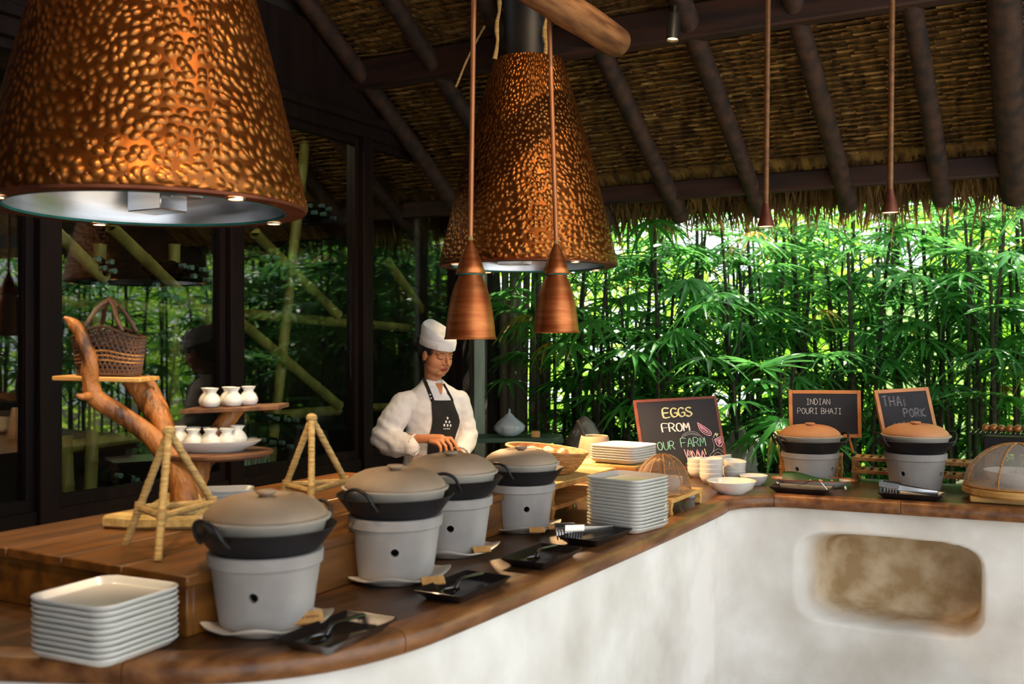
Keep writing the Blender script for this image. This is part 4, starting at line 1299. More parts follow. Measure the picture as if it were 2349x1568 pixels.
# jars
JAR = MB().lathe([(0.0, 0.0), (.0185, 0.0), (.022, .003), (.0262, .012), (.0258, .020), (.0205, .031), (.0138, .0385), (.0132, .042), (.0200, .0520), (.0190, .0528), (.0122, .043), (.0125, .038), (.018, .03), (.0, .012)], 28).mesh('sake_jar', M['ceramic'], smooth=60)
def jar(p, lab, group):
    tag(put('sake_jar', JAR, None, p, random.uniform(0, 6)), lab, 'jar', group)
Ts2 = Matrix.Translation(s2) @ Euler((0, R(-2.6), YAW)).to_matrix().to_4x4()
for x, y_, w_ in [(-.062, -.022, 'front left'), (-.086, .026, 'rear left'), (-.002, -.020, 'front middle'), (.034, .006, 'rightmost'), (-.030, .036, 'rear middle')]:
    p = Ts2 @ Vector((x, y_, 0.0))
    p.z = s2.z + x * math.sin(R(2.6)) + .0012
    jar(p, w_ + ' small white flared jar on the tilted shelf of the branch stand', 'jars on the upper shelf')
# oval dish on the disc
od = MB().lathe([(0, 0), (.66, 0), (.70, .006), (.85, .014), (.98, .027), (1.0, .030), (.98, .0305), (.84, .0185), (.66, .010), (0, .009)], 48, sx=.143, sy=.088)
dz_ = s3.z + .0005
tag(od.build('oval_dish', M['ceramic'], loc=(s3.x - .022 * CA, s3.y - .022 * SA, dz_), rz=YAW, smooth=60), 'white oval dish full of jars on the round shelf of the branch stand', 'dish')
for x, y_, w_ in [(-.078, -.010, 'front row leftmost'), (-.034, -.030, 'front row second'), (.012, -.026, 'front row third'), (.050, -.006, 'front row fourth'), (-.052, .034, 'back row leftmost'), (-.005, .026, 'back row second'), (.040, .036, 'back row third'), (.072, .022, 'back row rightmost')]:
    X, Y = s3.x - .022 * CA + x * CA - y_ * SA, s3.y - .022 * SA + x * SA + y_ * CA
    jar((X, Y, dz_ + .0095 + (.006 if abs(x) > .068 else 0)), w_ + ' small white flared jar in the oval dish', 'jars in the oval dish')
# wicker basket with handle
bk_ = thing('wicker_basket', 'dark woven wicker basket with tall arched handle on the pale shelf', 'basket', (s1.x + .006 * CA, s1.y + .006 * SA, s1.z + .0035), YAW)
def bpos(a, u):
    e = (abs(math.cos(a)) ** 3 + abs(math.sin(a)) ** 3) ** (-1 / 3)
    rx, ry = .082 + .012 * u, .046 + .012 * u
    rise = .034 * max(0, math.cos(a * 2 - PI)) ** 1 if False else 0
    top = .098 + .03 * abs(math.sin(a)) ** 6
    return Vector((rx * e * math.cos(a), ry * e * math.sin(a), .003 + top * u))
NS = 42
strands = MB()
for s in (-1, 1):
    for k in range(NS):
        a0 = 2 * PI * k / NS
        strands.tube([bpos(a0 + s * 0.55 * u, u) for u in (0, .2, .4, .6, .8, 1)], .0022, 4)
strands.build('diagonal_weave', M['wicker'], bk_)
for u in (0.0, .10, .20, .30, .40, .50, .60, .70, .80, .90, 1.0):
    MB().tube([bpos(2 * PI * k / 40, u) * 1.0 for k in range(41)], .0026 if 0 < u < 1 else .004, 5).build('hoop', M['wicker'] if u not in (.30, .40, .50) else M['rattan'], bk_)
MB().lathe([(0, 0.002), (1, 0.002), (1.04, .085), (1.01, .085), (.97, .005), (0, .005)], 32, sx=.076, sy=.042).build('lining', M['iron'], bk_, smooth=40)
for s in (-1, 1):
    MB().tube(catmull([(-.052, s * .05, .118), (-.035, s * .045, .150), (-.02, s * .02, .185), (0.0, 0, .200), (.02, -s * .02, .185), (.038, -s * .045, .150), (.055, -s * .05, .118)], 6), .0062, 8).build('handle', M['wicker'], bk_)
MB().tube([(-.02, 0, .183), (-.01, 0, .196), (0, 0, .203), (.01, 0, .196), (.02, 0, .183)], .010, 8).build('handle_binding', M['wicker'], bk_)
# small plate stack on the bench
p = PD(505, 1160, 2.93)
stack(PLATE_R, (p.x, p.y, BZ + .0005), YAW + R(12), 5, 0.0105, 'topmost oblong white plate of the low stack on the bench', 'oblong white plate, %s from the top of the low stack on the bench', 'bench plate stack')

# ---- low two-tier stands
def leg_profile(h):
    return [(0, 0), (.020, 0), (.024, h * .12), (.016, h * .30), (.012, h * .5), (.020, h * .72), (.026, h), (0, h)]
def low_table(loc, rz, L, W, H, label, mat, group, slats=0, top_mat=None, tk=0.016):
    t = thing('low_stand', label, 'stand', loc, rz, group)
    for sx in (-1, 1):
        for sy in (-1, 1):
            m = MB()
            pr = leg_profile(H - tk)
            vs = [(sx * (L / 2 - x - .003), sy * (W / 2 - .004), z) for x, z in pr] + [(sx * (L / 2 - x - .003), sy * (W / 2 - .024), z) for x, z in pr]
            n = len(pr)
            fs = [tuple(range(n)), tuple(reversed(range(n, 2 * n)))] + [(i, (i + 1) % n, n + (i + 1) % n, n + i) for i in range(n)]
            m.add(vs, fs)
            m.build('leg', mat, t, smooth=0)
    if slats:
        for s in (-1, 1):
            MB().box((0, s * (W / 2 - .009), H - tk / 2), (L, .018, tk)).build('rail', mat, t, bevel=.0015)
        for k in range(slats):
            MB().box((-L / 2 + L * (k + .5) / slats, 0, H - tk / 2 + .001), (L / slats * .62, W - .038, tk * .6)).build('slat', mat, t)
    else:
        MB().box((0, 0, H - tk / 2), (L, W, tk)).build('top_board', mat, t, bevel=.002)
        if top_mat:
            MB().box((0, 0, H + .0015), (L - .012, W - .012, .003)).build('straw_mat', top_mat, t)
    return t
SX, SY = -1.765, 3.36
low_table((SX, SY, CT + .0004), R(90), .55, .40, .058, 'lower wooden stand under the egg basket', M['stand'], 'stacked stands')
low_table((SX, SY, CT + .0588), R(90), .55, .40, .070, 'upper mat-covered wooden stand carrying the egg basket', M['stand'], 'stacked stands', 0, M['mat'])
low_table((-1.655, 3.85, CT + .0004), R(90), .34, .30, .128, 'mat-topped wooden stand under the six-plate stack', M['stand'], 'stacked stands', 0, M['mat'])
p = PD(1430, 1050, 4.13)
stack(PLATE, (p.x, p.y, CT + .1325), R(-8), 6, 0.0100, 'topmost square white plate of the short stack on the straw mat', 'square white plate, %s from the top of the short stack on the straw mat', 'short plate stack')
# egg basket
eb = thing('egg_basket', 'round coiled rattan basket of brown eggs on the mat-covered stand', 'basket', (-1.735, 3.37, CT + .1325), 0)
def coil_z(x, y_, z):
    xc = x * CA + y_ * SA
    return z * (.95 - 1.1 * xc)
m = MB()
prof = [(0, .001), (.09, .001)]
for k in range(10):
    u = k / 9
    r_, z_ = .100 + .050 * u ** .7, .004 + .082 * u
    prof += [(r_, z_), (r_ + .0035, z_ + .0045)]
prof += [(.1535, .094), (.146, .094)]
for k in range(9, -1, -1):
    u = k / 9
    prof.append((.093 + .050 * u ** .7, .006 + .082 * u))
prof.append((0, .006))
m.lathe(prof, 56)
m.v = [(x, y_, coil_z(x, y_, z)) for x, y_, z in m.v]
m.build('coiled_wall', M['rattan'], eb, smooth=30)
m = MB().tube([((.1515) * math.cos(2 * PI * k / 48), .1515 * math.sin(2 * PI * k / 48), coil_z(.1515 * math.cos(2 * PI * k / 48), .1515 * math.sin(2 * PI * k / 48), .093)) for k in range(49)], .0055, 8)
m.build('rim', M['rattan'], eb)
EGG = MB().ball((0, 0, 0), (.0225, .0225, .028), 16, 12).mesh('egg', M['egg'])
n = 0
for layer, (r_, cnt, z_) in enumerate([(.0, 1, .030), (.052, 6, .030), (.088, 9, .036), (.03, 3, .068), (.068, 6, .070)]):
    for k in range(cnt):
        a_ = 2 * PI * k / cnt + layer * .5
        x, y_ = r_ * math.cos(a_), r_ * math.sin(a_)
        o = put('egg', EGG, None, (-1.735 + x, 3.37 + y_, CT + .1325 + z_ * (1 - .9 * (x * CA + y_ * SA))))
        o.rotation_euler = (PI / 2 + random.uniform(-.4, .4), 0, random.uniform(0, 6))
        tag(o, 'brown egg lying in the round rattan basket', 'egg', 'eggs in the rattan basket')
# clay urn with black ladle behind the stacks
q = PD(1364, 1000, 4.55)
ur = thing('clay_urn', 'tan clay urn narrowing upward, behind the short plate stack', 'urn', (q.x, q.y, CT + .0004))
MB().lathe([(0, 0), (.092, 0), (.094, .01), (.086, .08), (.070, .16), (.062, .196), (.060, .200), (.052, .198), (.066, .12), (.07, .02), (0, .015)], 36).build('urn_body', M['claylid'], ur, smooth=50)
a_, b_ = PD(1355, 1030, 4.55), PD(1324, 964, 4.55)
tag(MB().tube([a_, a_.lerp(b_, .5), b_], [.006, .0065, .008], 8).build('ladle', M['iron']), 'black ladle handle sticking out of the clay urn', 'ladle')
# brass cloche knob behind the fourth stove
q = PD(1152, 1052, 3.95)
br = thing('brass_cloche', 'small shiny brass dome with a knob behind the fourth stove', 'cloche', (q.x, q.y, CT + .0004))
MB().lathe([(.075, 0), (.075, .10), (.07, .125), (.05, .150), (.02, .163), (0, .165)], 32).build('dome', M['brass'], br, smooth=60)
MB().lathe([(.004, .163), (.004, .176), (.008, .180), (.008, .186), (0, .189)], 16).build('knob', M['cutlery'], br, smooth=60)

# ---- bowls
BOWL = MB().lathe([(0, 0), (.028, 0), (.030, .003), (.042, .012), (.0495, .028), (.051, .046), (.0495, .047), (.047, .03), (.038, .014), (0, .008)], 32).mesh('rice_bowl', M['ceramic'], smooth=50)
def bowls(px, py, n, label, tilt=0):
    p = P(px, py, CT)
    for k in range(n):
        o = put('rice_bowl', BOWL, None, (p.x, p.y, CT + .0004 + k * .0205))
        if tilt and k == n - 1:
            o.rotation_euler = (R(tilt) * .4, R(tilt), 0); o.location.z += .004
        tag(o, ('topmost ' if k == n - 1 else ORD[n - 1 - k] + ' from top, ') + label, 'bowl', 'stacked white bowls')
bowls(1631, 1107, 4, 'small white bowl of the front left stack before the egg chalkboard')
bowls(1684, 1102, 3, 'small white bowl of the front right stack before the egg chalkboard', 6)
bowls(1602, 1094, 3, 'small white bowl of the rear left stack before the egg chalkboard')
bowls(1655, 1089, 3, 'small white bowl of the rear right stack before the egg chalkboard', -7)
BIG = MB().lathe([(0, 0), (.055, 0), (.058, .004), (.085, .020), (.1005, .050), (.099, .052), (.080, .026), (.05, .012), (0, .010)], 40).mesh('wide_bowl', M['ceramic'], smooth=50)
p = P(1678, 1130, CT); tag(put('wide_bowl', BIG, None, (p.x, p.y, CT + .0004)), 'wide white bowl at the counter bend, right of the gauze dome stand', 'bowl')
p = P(1714, 1112, CT); o = put('wide_bowl', BIG, None, (p.x + .02, p.y + .03, CT + .0004)); o.scale = (.6, .6, .8)
tag(o, 'half-hidden white bowl right behind the wide bowl', 'bowl')
# ---- gauze dome on a small stand
DX, DY = -1.365, 3.60
low_table((DX, DY, CT + .0004), R(90), .34, .20, .058, 'pale wooden stand with curved legs under the brown gauze dome', M['palewood'], 'pale stands')
dm = thing('food_cover', 'brown gauze food dome on rattan hoops over two bowls', 'cover', (DX, DY, CT + .0592), R(90))
def dome(t, rx, ry, rz_, gz, hoop, nh, hr, front=True):
    vs, fs = [], []
    n, m_ = 32, 10
    for i in range(m_ + 1):
        a_ = PI / 2 * i / m_
        for j in range(n):
            b_ = 2 * PI * j / n
            vs.append((rx * math.cos(a_) * math.cos(b_), ry * math.cos(a_) * math.sin(b_), .004 + rz_ * math.sin(a_)))
    for i in range(m_):
        for j in range(n):
            k = (j + 1) % n
            fs.append((i * n + j, i * n + k, (i + 1) * n + k, (i + 1) * n + j))
    MB().add(vs, fs).build('gauze', gz, t, smooth=180, weld=True)
    for k in range(nh):
        b_ = PI * k / nh
        pts = []
        for i in range(21):
            a_ = PI * i / 20
            pts.append((rx * 1.005 * math.cos(a_) * math.cos(b_), ry * 1.005 * math.cos(a_) * math.sin(b_), .004 + rz_ * 1.005 * math.sin(a_)))
        MB().tube(pts, hr, 6).build('hoop', hoop, t)
    MB().tube([(rx * math.cos(2 * PI * k / 40), ry * math.sin(2 * PI * k / 40), .004) for k in range(41)], hr * 1.3, 6).build('base_ring', hoop, t)
dome(dm, .155, .098, .135, M['gauze_br'], M['rattan'], 5, .0022)
for x, y_, lb in [(-.07, .01, 'left'), (.045, -.01, 'right')]:
    o = put('rice_bowl', BOWL, None, (DX + .0 - y_, DY + x, CT + .0592)); o.scale = (1.0, 1.0, 1.1)
    tag(o, 'white footed bowl under the brown gauze dome, %s one' % lb, 'bowl')
p = P(1592, 1150, CT); o = put('rice_bowl', BOWL, None, (p.x - .05, p.y + .09, CT + .0004)); o.scale = (.7, .7, .8)
tag(o, 'little white bowl standing under the pale dome stand', 'bowl')

# ---- big dome at the right edge
q = PD(2335, 1100, 3.98)
tb = thing('round_board', 'round pale wooden board under the white gauze dome at the right edge', 'board', (q.x, q.y, CT + .0004))
MB().box((0, 0, .011), (.34, .30, .022)).build('riser', M['palewood'], tb, rz=R(4), bevel=.004)
MB().lathe([(0, .022), (.195, .022), (.203, .03), (.203, .048), (.197, .052), (0, .052)], 44).build('board_disc', M['palewood'], tb, smooth=40)
dm = thing('food_cover', 'large white gauze food dome with stitched rattan hoops at the right edge', 'cover', (q.x, q.y, CT + .0535), YAW)
dome(dm, .198, .185, .165, M['gauze_wh'], M['rattan'], 4, .0032)
sb = put('wide_bowl', BIG, None, (q.x, q.y, CT + .0535)); sb.scale = (1.25, 1.25, 1.2)
tag(sb, 'white salad bowl under the white gauze dome', 'bowl')
for k in range(9):
    a_ = random.uniform(0, 6.28); r_ = random.uniform(.0, .07)
    h = random.uniform(.025, .045)
    o = MB().tube([(0, 0, 0), (.004, 0, h * .5), (.012, .004, h)], [.006, .0065, .004], 7).build('garnish', M['noodle'] if k % 4 else M['chili'], loc=(q.x + r_ * math.cos(a_), q.y + r_ * math.sin(a_), CT + .0535 + .022))
    tag(o, ('pale' if k % 4 else 'red') + ' vegetable stick in the salad bowl under the white dome', 'food', 'salad sticks')
# ---- low slatted stands behind the far stoves
for px0, lb in [(1860, 'behind the puri stove'), (2028, 'between the two far stoves'), (2150, 'behind the pork stove')]:
    a_ = PY(px0, 1040, 4.72)
    if px0 == 2150: a_.x += 0.01
    low_table((a_.x, 4.725, CT + .0004), R(2), .262, .14, .055, 'lower slatted wooden stand ' + lb, M['stand'], 'slatted stands', 7)
    low_table((a_.x, 4.725, CT + .0564), R(2), .262, .14, .055, 'upper slatted wooden stand ' + lb, M['stand'], 'slatted stands', 7)
# ---- charcoal grill with glazed balls
gx, gy = PD(2335, 1000, 4.28).to_2d()
gr = thing('table_grill', 'black table grill with a wire rack of glazed balls at the right edge', 'grill', (gx, gy + .02, CT + .0004), 0)
MB().box((0, 0, .185), (.26, .15, .07)).build('fire_box', M['iron'], gr, bevel=.005)
for sx in (-1, 1):
    for sy in (-1, 1):
        MB().box((sx * .11, sy * .055, .075), (.02, .02, .15)).build('leg', M['shelfwood'], gr, bevel=.002)
for s in (-1, 1):
    MB().tube([(-.185, s * .08, .232), (.185, s * .08, .232)], .003, 6).build('rack_rail', M['iron'], gr)
for k in range(20):
    MB().tube([(-.18 + .019 * k, -.088, .236), (-.18 + .019 * k, .088, .236)], .0018, 6).build('rack_wire', M['cutlery'], gr)
for k in range(18):
    x = -.125 + .031 * (k % 9); y_ = -.035 + .055 * (k // 9) + random.uniform(-.008, .008)
    r_ = random.uniform(.0135, .0165)
    tag(MB().ball((0, 0, 0), (r_, r_, r_ * .97), 14, 10).build('glazed_ball', M['glaze'], loc=(gx + x, gy + .02 + y_, CT + .0004 + .2378 + r_)), 'brown glazed ball on the wire rack of the grill', 'food', 'glazed balls on the grill')

# ---- chalkboards
FONT = {
 'E': [[(1, 1), (0, 1), (0, 0), (1, 0)], [(0, .5), (.8, .5)]], 'G': [[(1, .85), (.6, 1), (.2, .9), (0, .5), (.2, .1), (.6, 0), (1, .15), (1, .45), (.55, .45)]],
 'S': [[(.95, .88), (.6, 1), (.2, .93), (.1, .72), (.4, .55), (.8, .42), (.95, .2), (.6, 0), (.2, .03), (0, .15)]], 'F': [[(1, 1), (0, 1), (0, 0)], [(0, .52), (.8, .52)]],
 'R': [[(0, 0), (0, 1), (.6, 1), (.9, .8), (.6, .52), (0, .5)], [(.4, .5), (1, 0)]], 'O': [[(.5, 1), (.15, .85), (0, .5), (.15, .12), (.5, 0), (.85, .12), (1, .5), (.85, .85), (.5, 1)]],
 'M': [[(0, 0), (.1, 1), (.5, .35), (.9, 1), (1, 0)]], 'U': [[(0, 1), (.03, .3), (.3, 0), (.7, .02), (.95, .3), (1, 1)]], 'A': [[(0, 0), (.5, 1), (1, 0)], [(.2, .38), (.8, .38)]],
 'I': [[(.5, 0), (.5, 1)], [(.15, 1), (.85, 1)], [(.15, 0), (.85, 0)]], 'N': [[(0, 0), (0, 1), (1, 0), (1, 1)]], 'D': [[(0, 0), (0, 1), (.6, .95), (1, .6), (.95, .3), (.6, .03), (0, 0)]],
 'P': [[(0, 0), (0, 1), (.7, .98), (.95, .75), (.7, .5), (0, .48)]], 'B': [[(0, 0), (0, 1), (.7, .95), (.8, .72), (.5, .53), (0, .52)], [(.5, .53), (.95, .3), (.7, .03), (0, 0)]],
 'H': [[(0, 0), (0, 1)], [(1, 0), (1, 1)], [(0, .5), (1, .5)]], 'J': [[(.2, 1), (1, 1)], [(.65, 1), (.65, .2), (.4, 0), (.05, .15)]], 'T': [[(0, 1), (1, 1)], [(.5, 1), (.5, 0)]],
 'K': [[(0, 0), (0, 1)], [(.95, 1), (0, .45), (1, 0)]], 'i': [[(.5, 0), (.5, .72)], [(.42, .92), (.58, .92)]], 'a': [[(.9, .6), (.4, .62), (.1, .3), (.4, 0), (.9, .15), (.9, .6), (.95, 0)]],
 'd': [[(.9, 1), (.9, 0), (.4, 0), (.1, .3), (.4, .6), (.9, .5)]], 'r': [[(.2, .6), (.2, 0)], [(.2, .4), (.5, .6), (.8, .55)]], 'e': [[(.1, .32), (.9, .35), (.6, .62), (.2, .5), (.1, .2), (.5, 0), (.9, .1)]],
}
def strokes(m, polys, r):
    """chalk strokes lying on the board face (local x right, z up, face at y = -0.0055)"""
    for pl_ in polys:
        pts = [Vector((x, -0.0056, z)) for x, z in pl_]
        if len(pts) > 2: pts = catmull(pts, 3)
        m.tube(pts, r, 5, flat=1.0)
def word(s, x0, z0, w_, h_, gap=.28, slope=0.0):
    out = []
    x = x0
    for ch in s:
        if ch == ' ':
            x += w_ * .8; continue
        ww_ = w_ * (.25 if ch == 'i' else 1)
        for pl_ in FONT[ch]:
            out.append([(x + px_ * ww_, z0 + pz * h_ + slope * (x - x0)) for px_, pz in pl_])
        x += ww_ + w_ * gap
    return out
def board(loc, rz, lean, roll, Wd, Hd, fw, fmat, label, back=None):
    t = thing('chalkboard', label, 'chalkboard', loc, rz)
    t.rotation_mode = 'XYZ'
    t.matrix_world = Matrix.Translation(loc) @ Matrix.Rotation(rz, 4, 'Z') @ Matrix.Rotation(-lean, 4, 'X') @ Matrix.Rotation(roll, 4, 'Y')
    MB().box((0, 0, Hd / 2), (Wd - fw, .006, Hd - fw)).build('slate', M['slatebd'], t).location.y = -.0015
    for s in (-1, 1):
        MB().box((s * (Wd / 2 - fw / 2), 0, Hd / 2), (fw, .014, Hd)).build('frame_side', fmat, t, bevel=.001)
        MB().box((0, 0, Hd / 2 + s * (Hd / 2 - fw / 2)), (Wd - 2 * fw, .014, fw)).build('frame_rail', fmat, t, bevel=.001)
    return t
def chalk(t, name, polys, r, mat):
    if 'drawing' in name and len(polys) > 1:
        for q_ in polys: chalk(t, name, [q_], r, mat)
        return
    m = MB(); strokes(m, polys, r)
    m.build(name, mat, t)
# 1: EGGS FROM OUR FARM
p = PD(1574, 1085, 4.72); p.z = CT + .028
e1 = board(p, YAW + R(10), R(20), R(-2.5), .415, .345, .014, M['redframe'], 'large red-framed chalkboard reading EGGS FROM OUR FARM with a chalk hen')
EX, EZ0 = -.2075, .345
def U(u, v_): return (EX + .415 * u, EZ0 * (1 - v_))      # fractions from the top left corner
def uword(s, u0, v1, uw, vh, gap=.3, sl_=0):
    out = []
    x, z = U(u0, v1)
    return word(s, x, z, uw * .415, vh * .345, gap, sl_)
for dx, mt in ((-.0022, 'ch_yel'), (.0022, 'ch_yel')):
    chalk(e1, 'lettering_eggs', [[(x + dx, z + dx * .6) for x, z in q_] for q_ in uword('EGGS', .33, .27, .072, .125, .25)], .0020, M[mt])
for dx in (-.0016, .0016):
    chalk(e1, 'lettering_from', [[(x + dx, z) for x, z in q_] for q_ in uword('FROM', .29, .475, .068, .115, .25)], .0019, M['ch_white'])
chalk(e1, 'lettering_our_farm', uword('OUR', .205, .72, .055, .11, .3), .0020, M['ch_grn'])
chalk(e1, 'lettering_our_farm', uword('FARM', .485, .70, .062, .12, .22), .0021, M['ch_grn'])
zz = lambda pts: [U(u, v_) for u, v_ in pts]
chalk(e1, 'hen_drawing', [zz([(.50, .57), (.53, .52), (.60, .49), (.68, .50), (.735, .56), (.75, .60)]), zz([(.515, .565), (.57, .515), (.66, .515), (.72, .56)]), zz([(.54, .545), (.62, .525), (.70, .55)]),
      zz([(.86, .60), (.875, .70), (.85, .78), (.80, .84), (.795, .92), (.84, .98), (.92, .97), (.98, .90), (.99, .80), (.96, .72)]), zz([(.88, .58), (.90, .55), (.885, .60), (.875, .575)]),
      zz([(.83, .85), (.90, .80), (.95, .86), (.90, .93), (.86, .90)]), zz([(.84, .80), (.92, .75), (.97, .82)]), zz([(.82, .92), (.88, .86), (.93, .90)])], .0013, M['ch_grey'])
chalk(e1, 'hen_drawing', [zz([(.72, .37), (.735, .47), (.79, .54), (.85, .56), (.86, .51), (.80, .44), (.72, .37)]), zz([(.735, .40), (.77, .49), (.84, .54)]), zz([(.745, .41), (.80, .47), (.85, .53)]), zz([(.75, .43), (.82, .51)]),
      zz([(.89, .62), (.93, .60), (.98, .59), (.985, .66), (.95, .72), (.91, .70), (.89, .62)]), zz([(.90, .63), (.97, .61), (.92, .67), (.975, .65), (.93, .70)]), zz([(.905, .65), (.96, .63), (.93, .69)]),
      zz([(.51, .73), (.53, .85), (.55, .74), (.59, .84), (.60, .75), (.64, .86), (.66, .74), (.70, .88), (.72, .76), (.75, .90)]), zz([(.54, .76), (.56, .83)]), zz([(.66, .78), (.69, .86), (.72, .80)])], .0020, M['ch_pink'])
chalk(e1, 'hen_drawing', [zz([(.895, .56), (.92, .53), (.91, .56), (.94, .54), (.92, .58)]), zz([(.58, .75), (.60, .84)]), zz([(.75, .74), (.76, .82)]), zz([(.20, .80), (.205, .84)]), zz([(.31, .88), (.32, .92)]), zz([(.34, .90), (.36, .94), (.37, .88)]), zz([(.56, .89), (.59, .92)]), zz([(.64, .90), (.66, .93)])], .0020, M['ch_yel'])
chalk(e1, 'grass_drawing', [zz([(.17, .97), (.20, .90), (.205, .84)]), zz([(.19, .98), (.21, .88)]), zz([(.30, .98), (.31, .92)]), zz([(.36, .98), (.355, .93)]), zz([(.50, .93), (.55, .96)]), zz([(.57, .93), (.62, .97)]), zz([(.63, .94), (.68, .97)])], .0018, M['ch_grn'])
# easel foot behind the egg board
MB().tube([(0, .006, .30), (0, .10, .02)], .007, 8).build('prop', M['redframe'], e1)
# 2: INDIAN POURI BHAJI
ST = CT + .1116
p = PY(1893, 1003, 4.74)
e2 = board(p, YAW - R(6), R(6), R(0), .322, .216, .0165, M['yframe'], 'amber-framed black chalkboard reading INDIAN POURI BHAJI')
chalk(e2, 'lettering_indian', word('INDIAN', -.082, .150, .0135, .026, .35), .0010, M['ch_white'])
chalk(e2, 'lettering_pouri', word('POURI BHAJI', -.122, .108, .0145, .025, .30), .0010, M['ch_white'])
for s in (-1, 1):
    MB().tube([(s * .10, .004, .03), (s * .125, .015, ST - p.z + .004)], .006, 8).build('easel_leg', M['yframe'], e2)
# 3: THAI PORK
p = PY(2090, 990, 4.72)
e3 = board(p + Vector((0, 0, -.03)), YAW + R(9), R(17), R(-3), .262, .225, .0165, M['oframe'], 'orange-framed chalkboard reading THAI PORK')
for dx in (-.0026, .0026):
    chalk(e3, 'lettering_thai', [[(x + dx, z + dx * .4) for x, z in q_] for q_ in word('THAi', -.100, .150, .021, .045, .55, -.05)], .0009, M['ch_grey'])
    chalk(e3, 'lettering_pork', [[(x + dx, z + dx * .4) for x, z in q_] for q_ in word('PORK', -.012, .097, .0185, .036, .5, -.05)], .0009, M['ch_grey'])
chalk(e3, 'lettering_small', word('a r d e r', -.07, .066, .010, .012, .3), .0008, M['ch_grey'])
MB().tube([(0, .006, .14), (0, .03, .02 + ST - p.z)], .006, 8).build('prop', M['oframe'], e3)

# ---- plastic bag on a green shelf, right of the pale post
q = PD(1165, 1003, 6.4)
gs_ = thing('green_shelf', 'dark green painted shelf below the plastic bag', 'shelf', (q.x, q.y, 0), YAW)
MB().box((0.04, .1, q.z - .015), (.62, .30, .03)).build('shelf_board', M['greenpaint'], gs_, bevel=.003)
for s in (-1, 1):
    for s2_ in (-1, 1):
        MB().box((.04 + s * .28, .1 + s2_ * .12, (q.z - .03) / 2), (.035, .035, q.z - .03)).build('leg', M['greenpaint'], gs_)
tag(MB().box((0, 0, .02), (.055, .04, .04)).build('wooden_block', M['tagwood'], loc=(q.x + .15, q.y + .09, q.z + .0004), rz=YAW, bevel=.003), 'small orange-brown block on the green shelf right of the bag', 'block')
bgm = MB().ball((0, 0, 0), 1.0, 28, 20)
vs = []
for v in bgm.v:
    v = Vector(v)
    k = 1 + .18 * noise.noise(v * 2.2) + .10 * noise.noise(v * 5)
    z = v.z
    neck = 1.0 if z < .2 else max(.10, 1 - (z - .2) * 1.25)
    if z > .8: neck = .12 + (z - .8) * .6
    vs.append((v.x * .095 * k * neck, v.y * .075 * k * neck, (.058 + (z * .058 if z < .2 else .0116 + (z - .2) * .135))))
bgm.v = vs
tag(bgm.build('plastic_bag', M['bag'], loc=(q.x, q.y + .02, q.z + .004), rz=YAW, smooth=50), 'tied translucent plastic bag sitting on the green shelf', 'bag')
# ================================================================== the cook
from mathutils.bvhtree import BVHTree
random.seed(3)
M.update(
    skin=pm('skin', '#b4754a', '#c4855c', 9, rough=0.5, spec=0.35),
    lip=pm('lips', '#8a3630', '#9c443c', 9, rough=0.4),
    hair=pm('black_hair', '#0b0807', '#1a1210', 12, (1, 1, 6), rough=0.45),
    cotton=pm('white_cotton', '#d8d4d4', '#e6e3e2', 12, rough=0.9, sheen=0.2),
    cotton2=pm('white_shirt', '#c9cad2', '#d6d7de', 12, rough=0.9),
    apron=pm('black_apron', '#0c0a0a', '#181414', 14, rough=0.85),
    skirt=pm('dark_skirt', '#1a1614', '#262020', 8, rough=0.9),
    emblem=pm('white_print', '#e6e6e8', '#f0f0f2', 9, rough=0.8),
)
CX, CY = cw((985 - 1174.5) / F * 5.5, 5.5)
K = 5.5 / F
def L2(px, py, y): return Vector(((px - 985) * (5.5 + y) / F + ((985 - 1174.5) / F) * y, y, EYE - (py - 784) * (5.5 + y) / F))
cook = thing('person', 'cook in white jacket, black apron and white cap, looking down at her hands', 'person', (CX, CY, 0), YAW)

def capsule(m, pts, rad, n=12):
    """tapered chain with round ends"""
    pts = [Vector(p) for p in pts]
    for i in range(len(pts) - 1):
        m.tube([pts[i], pts[i + 1]], [rad[i], rad[i + 1]], n)
    for p, r in zip(pts, rad):
        m.ball(p, r, n, 8)

def remesh(m, voxel, it, name, mat, parent, disp=None, fac=0.5):
    me = bpy.data.meshes.new(name); me.from_pydata(m.v, [], m.f)
    ob = bpy.data.objects.new('tmp', me); COL.objects.link(ob)
    md = ob.modifiers.new('r', 'REMESH'); md.mode = 'VOXEL'; md.voxel_size = voxel; md.use_smooth_shade = True
    if it:
        sm = ob.modifiers.new('s', 'SMOOTH'); sm.factor = fac; sm.iterations = it
    dg = bpy.context.evaluated_depsgraph_get()
    out = bpy.data.meshes.new_from_object(ob.evaluated_get(dg), depsgraph=dg)
    bpy.data.objects.remove(ob)
    if disp:
        nr = [v.normal.copy() for v in out.vertices]
        for v, n_ in zip(out.vertices, nr):
            v.co = v.co + n_ * disp(v.co)
    out.materials.clear(); out.materials.append(mat)
    for p in out.polygons: p.use_smooth = True
    out.name = name
    return put(name, out, parent)

